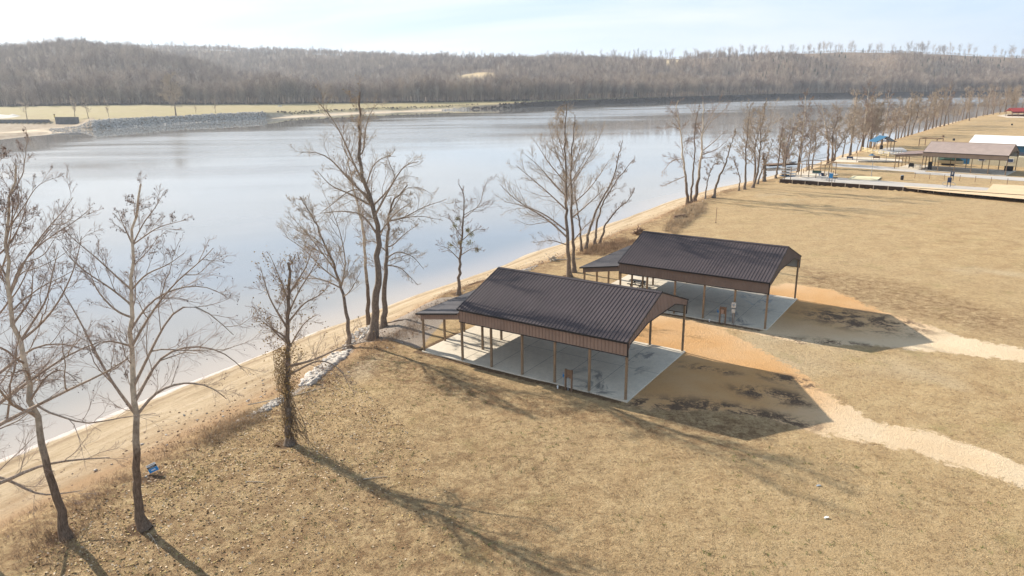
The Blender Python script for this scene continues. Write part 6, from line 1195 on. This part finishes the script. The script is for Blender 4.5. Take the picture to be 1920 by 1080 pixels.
# ------------------------------------------------------------------ works on the far bank, left
def far_works():
    def fz(px, py, z): p = at(px, py, z); return p
    def sheet(px0, px1, py, z0, z1, mat, label, name='sheet_pile_wall'):
        a, b = at(px0, py, z0), at(px1, py, z0); ang = math.atan2(b[1]-a[1], b[0]-a[0]); w = float(np.linalg.norm((b-a)[:2])); r = empty(name, a, ang); tag(r, label, 'wall'); s = MB(); n = int(w/.9); V = []; F = []
        for i in range(n*2+1):
            x = w*i/(2*n); y = -.35 if (i//1) % 2 else .0; V += [(x, y, -3), (x, y, z1-z0), (x, 3.0, z1-z0), ]
        for i in range(2*n): F += [(i*3, (i+1)*3, (i+1)*3+1, i*3+1), (i*3+1, (i+1)*3+1, (i+1)*3+2, i*3+2)]
        s.add(V, F).build('piling', mat, r); MB().box(-.2, w+.2, -.45, .1, z1-z0, z1-z0+.25).build('cap_beam', M['drift'], r)
    m = simple('steel_piling', (.17, .17, .18), .7, .25, .4)
    sheet(104, 149, 229, .5, 4.3, m, 'square block of dark steel sheet piling on the far bank beside a yellow post'); sheet(-60, 94, 231, -.6, 2.2, m, 'long low steel sheet-pile wall at the left edge of the far bank')
    p = at(103, 222, 2.0); o = MB().box(-.35, .35, -.35, .35, -1, 2.6).build('shaft', simple('yellow_paint', (.62, .45, .05), .6)); r = empty('marker_post', p); o.parent = r; MB().box(-.4, .4, -.4, .4, 2.6, 3.6).build('top', M['woodd'], r); tag(r, 'yellow post with brown top at the corner of the sheet-pile block', 'post')
    rng = np.random.default_rng(2)
    for k, (px, py, rx, hz, lb) in enumerate(((-8, 222, 22, 4.0, 'pale sand heap cut by the left picture edge across the river'), (25, 221, 10, 3.4, 'round pale sand heap above the low sheet-pile wall'))):
        p = at(px, py, 2.2); n = 24; V = [(0, 0, hz)]; F = []
        for j, f in enumerate((.3, .6, .85, 1.0)):
            for i in range(n): a = 2*math.pi*i/n; q = f*rx*(1+.12*math.sin(3*a+k)); V.append((q*math.cos(a), q*math.sin(a)*.8, hz*(1-f)**1.0 + rng.normal()*.08 - .1*(f == 1)))
        for i in range(n): F.append((0, 1+i, 1+(i+1) % n))
        for j in range(3):
            for i in range(n): F.append((1+j*n+i, 1+(j+1)*n+i, 1+(j+1)*n+(i+1) % n, 1+j*n+(i+1) % n))
        o = MB().add(V, F).build('sand_heap', M['white'] if False else simple('heap_sand', (.72, .66, .58), .95, .06), smooth=True); o.location = p; tag(o, lb, 'sand heap')
    flat('gravel_ramp', [(-40, 236), (60, 234), (90, 236), (60, 241), (-40, 244)], simple('washed_sand', (.74, .68, .62), .95, .08, .1), -1.6, .4)
    flat('sand_spit', [(-40, 247), (45, 244), (30, 251), (-40, 254)], M['palesand'], -2.3, .4)
    p = at(525, 202, 3.0); r = empty('sign_board', p); tag(r, 'tiny white board on two posts at the wood edge across the river', 'sign'); MB().box(-2.2, 2.2, -.05, .05, 1.2, 2.4).build('panel', M['white'], r); MB().box(-2, -1.8, 0, .1, -.5, 1.2).box(1.8, 2, 0, .1, -.5, 1.2).build('posts', M['woodd'], r)
far_works()

# ------------------------------------------------------------------ haze
def haze():
    m = bpy.data.materials.new('haze'); m.use_nodes = True; N = m.node_tree.nodes; N.clear(); out = N.new('ShaderNodeOutputMaterial'); v = N.new('ShaderNodeVolumePrincipled')
    v.inputs['Color'].default_value = (.80, .88, 1.0, 1); v.inputs['Density'].default_value = HAZE; v.inputs['Anisotropy'].default_value = .3
    m.node_tree.links.new(v.outputs[0], out.inputs['Volume']); m.cycles.homogeneous_volume = True if hasattr(m.cycles, 'homogeneous_volume') else None
    o = MB().box(-5200, 5200, -700, 5400, -14, 215).build('haze', m); tag(o, kind='stuff')
if HAZE > 0: haze()
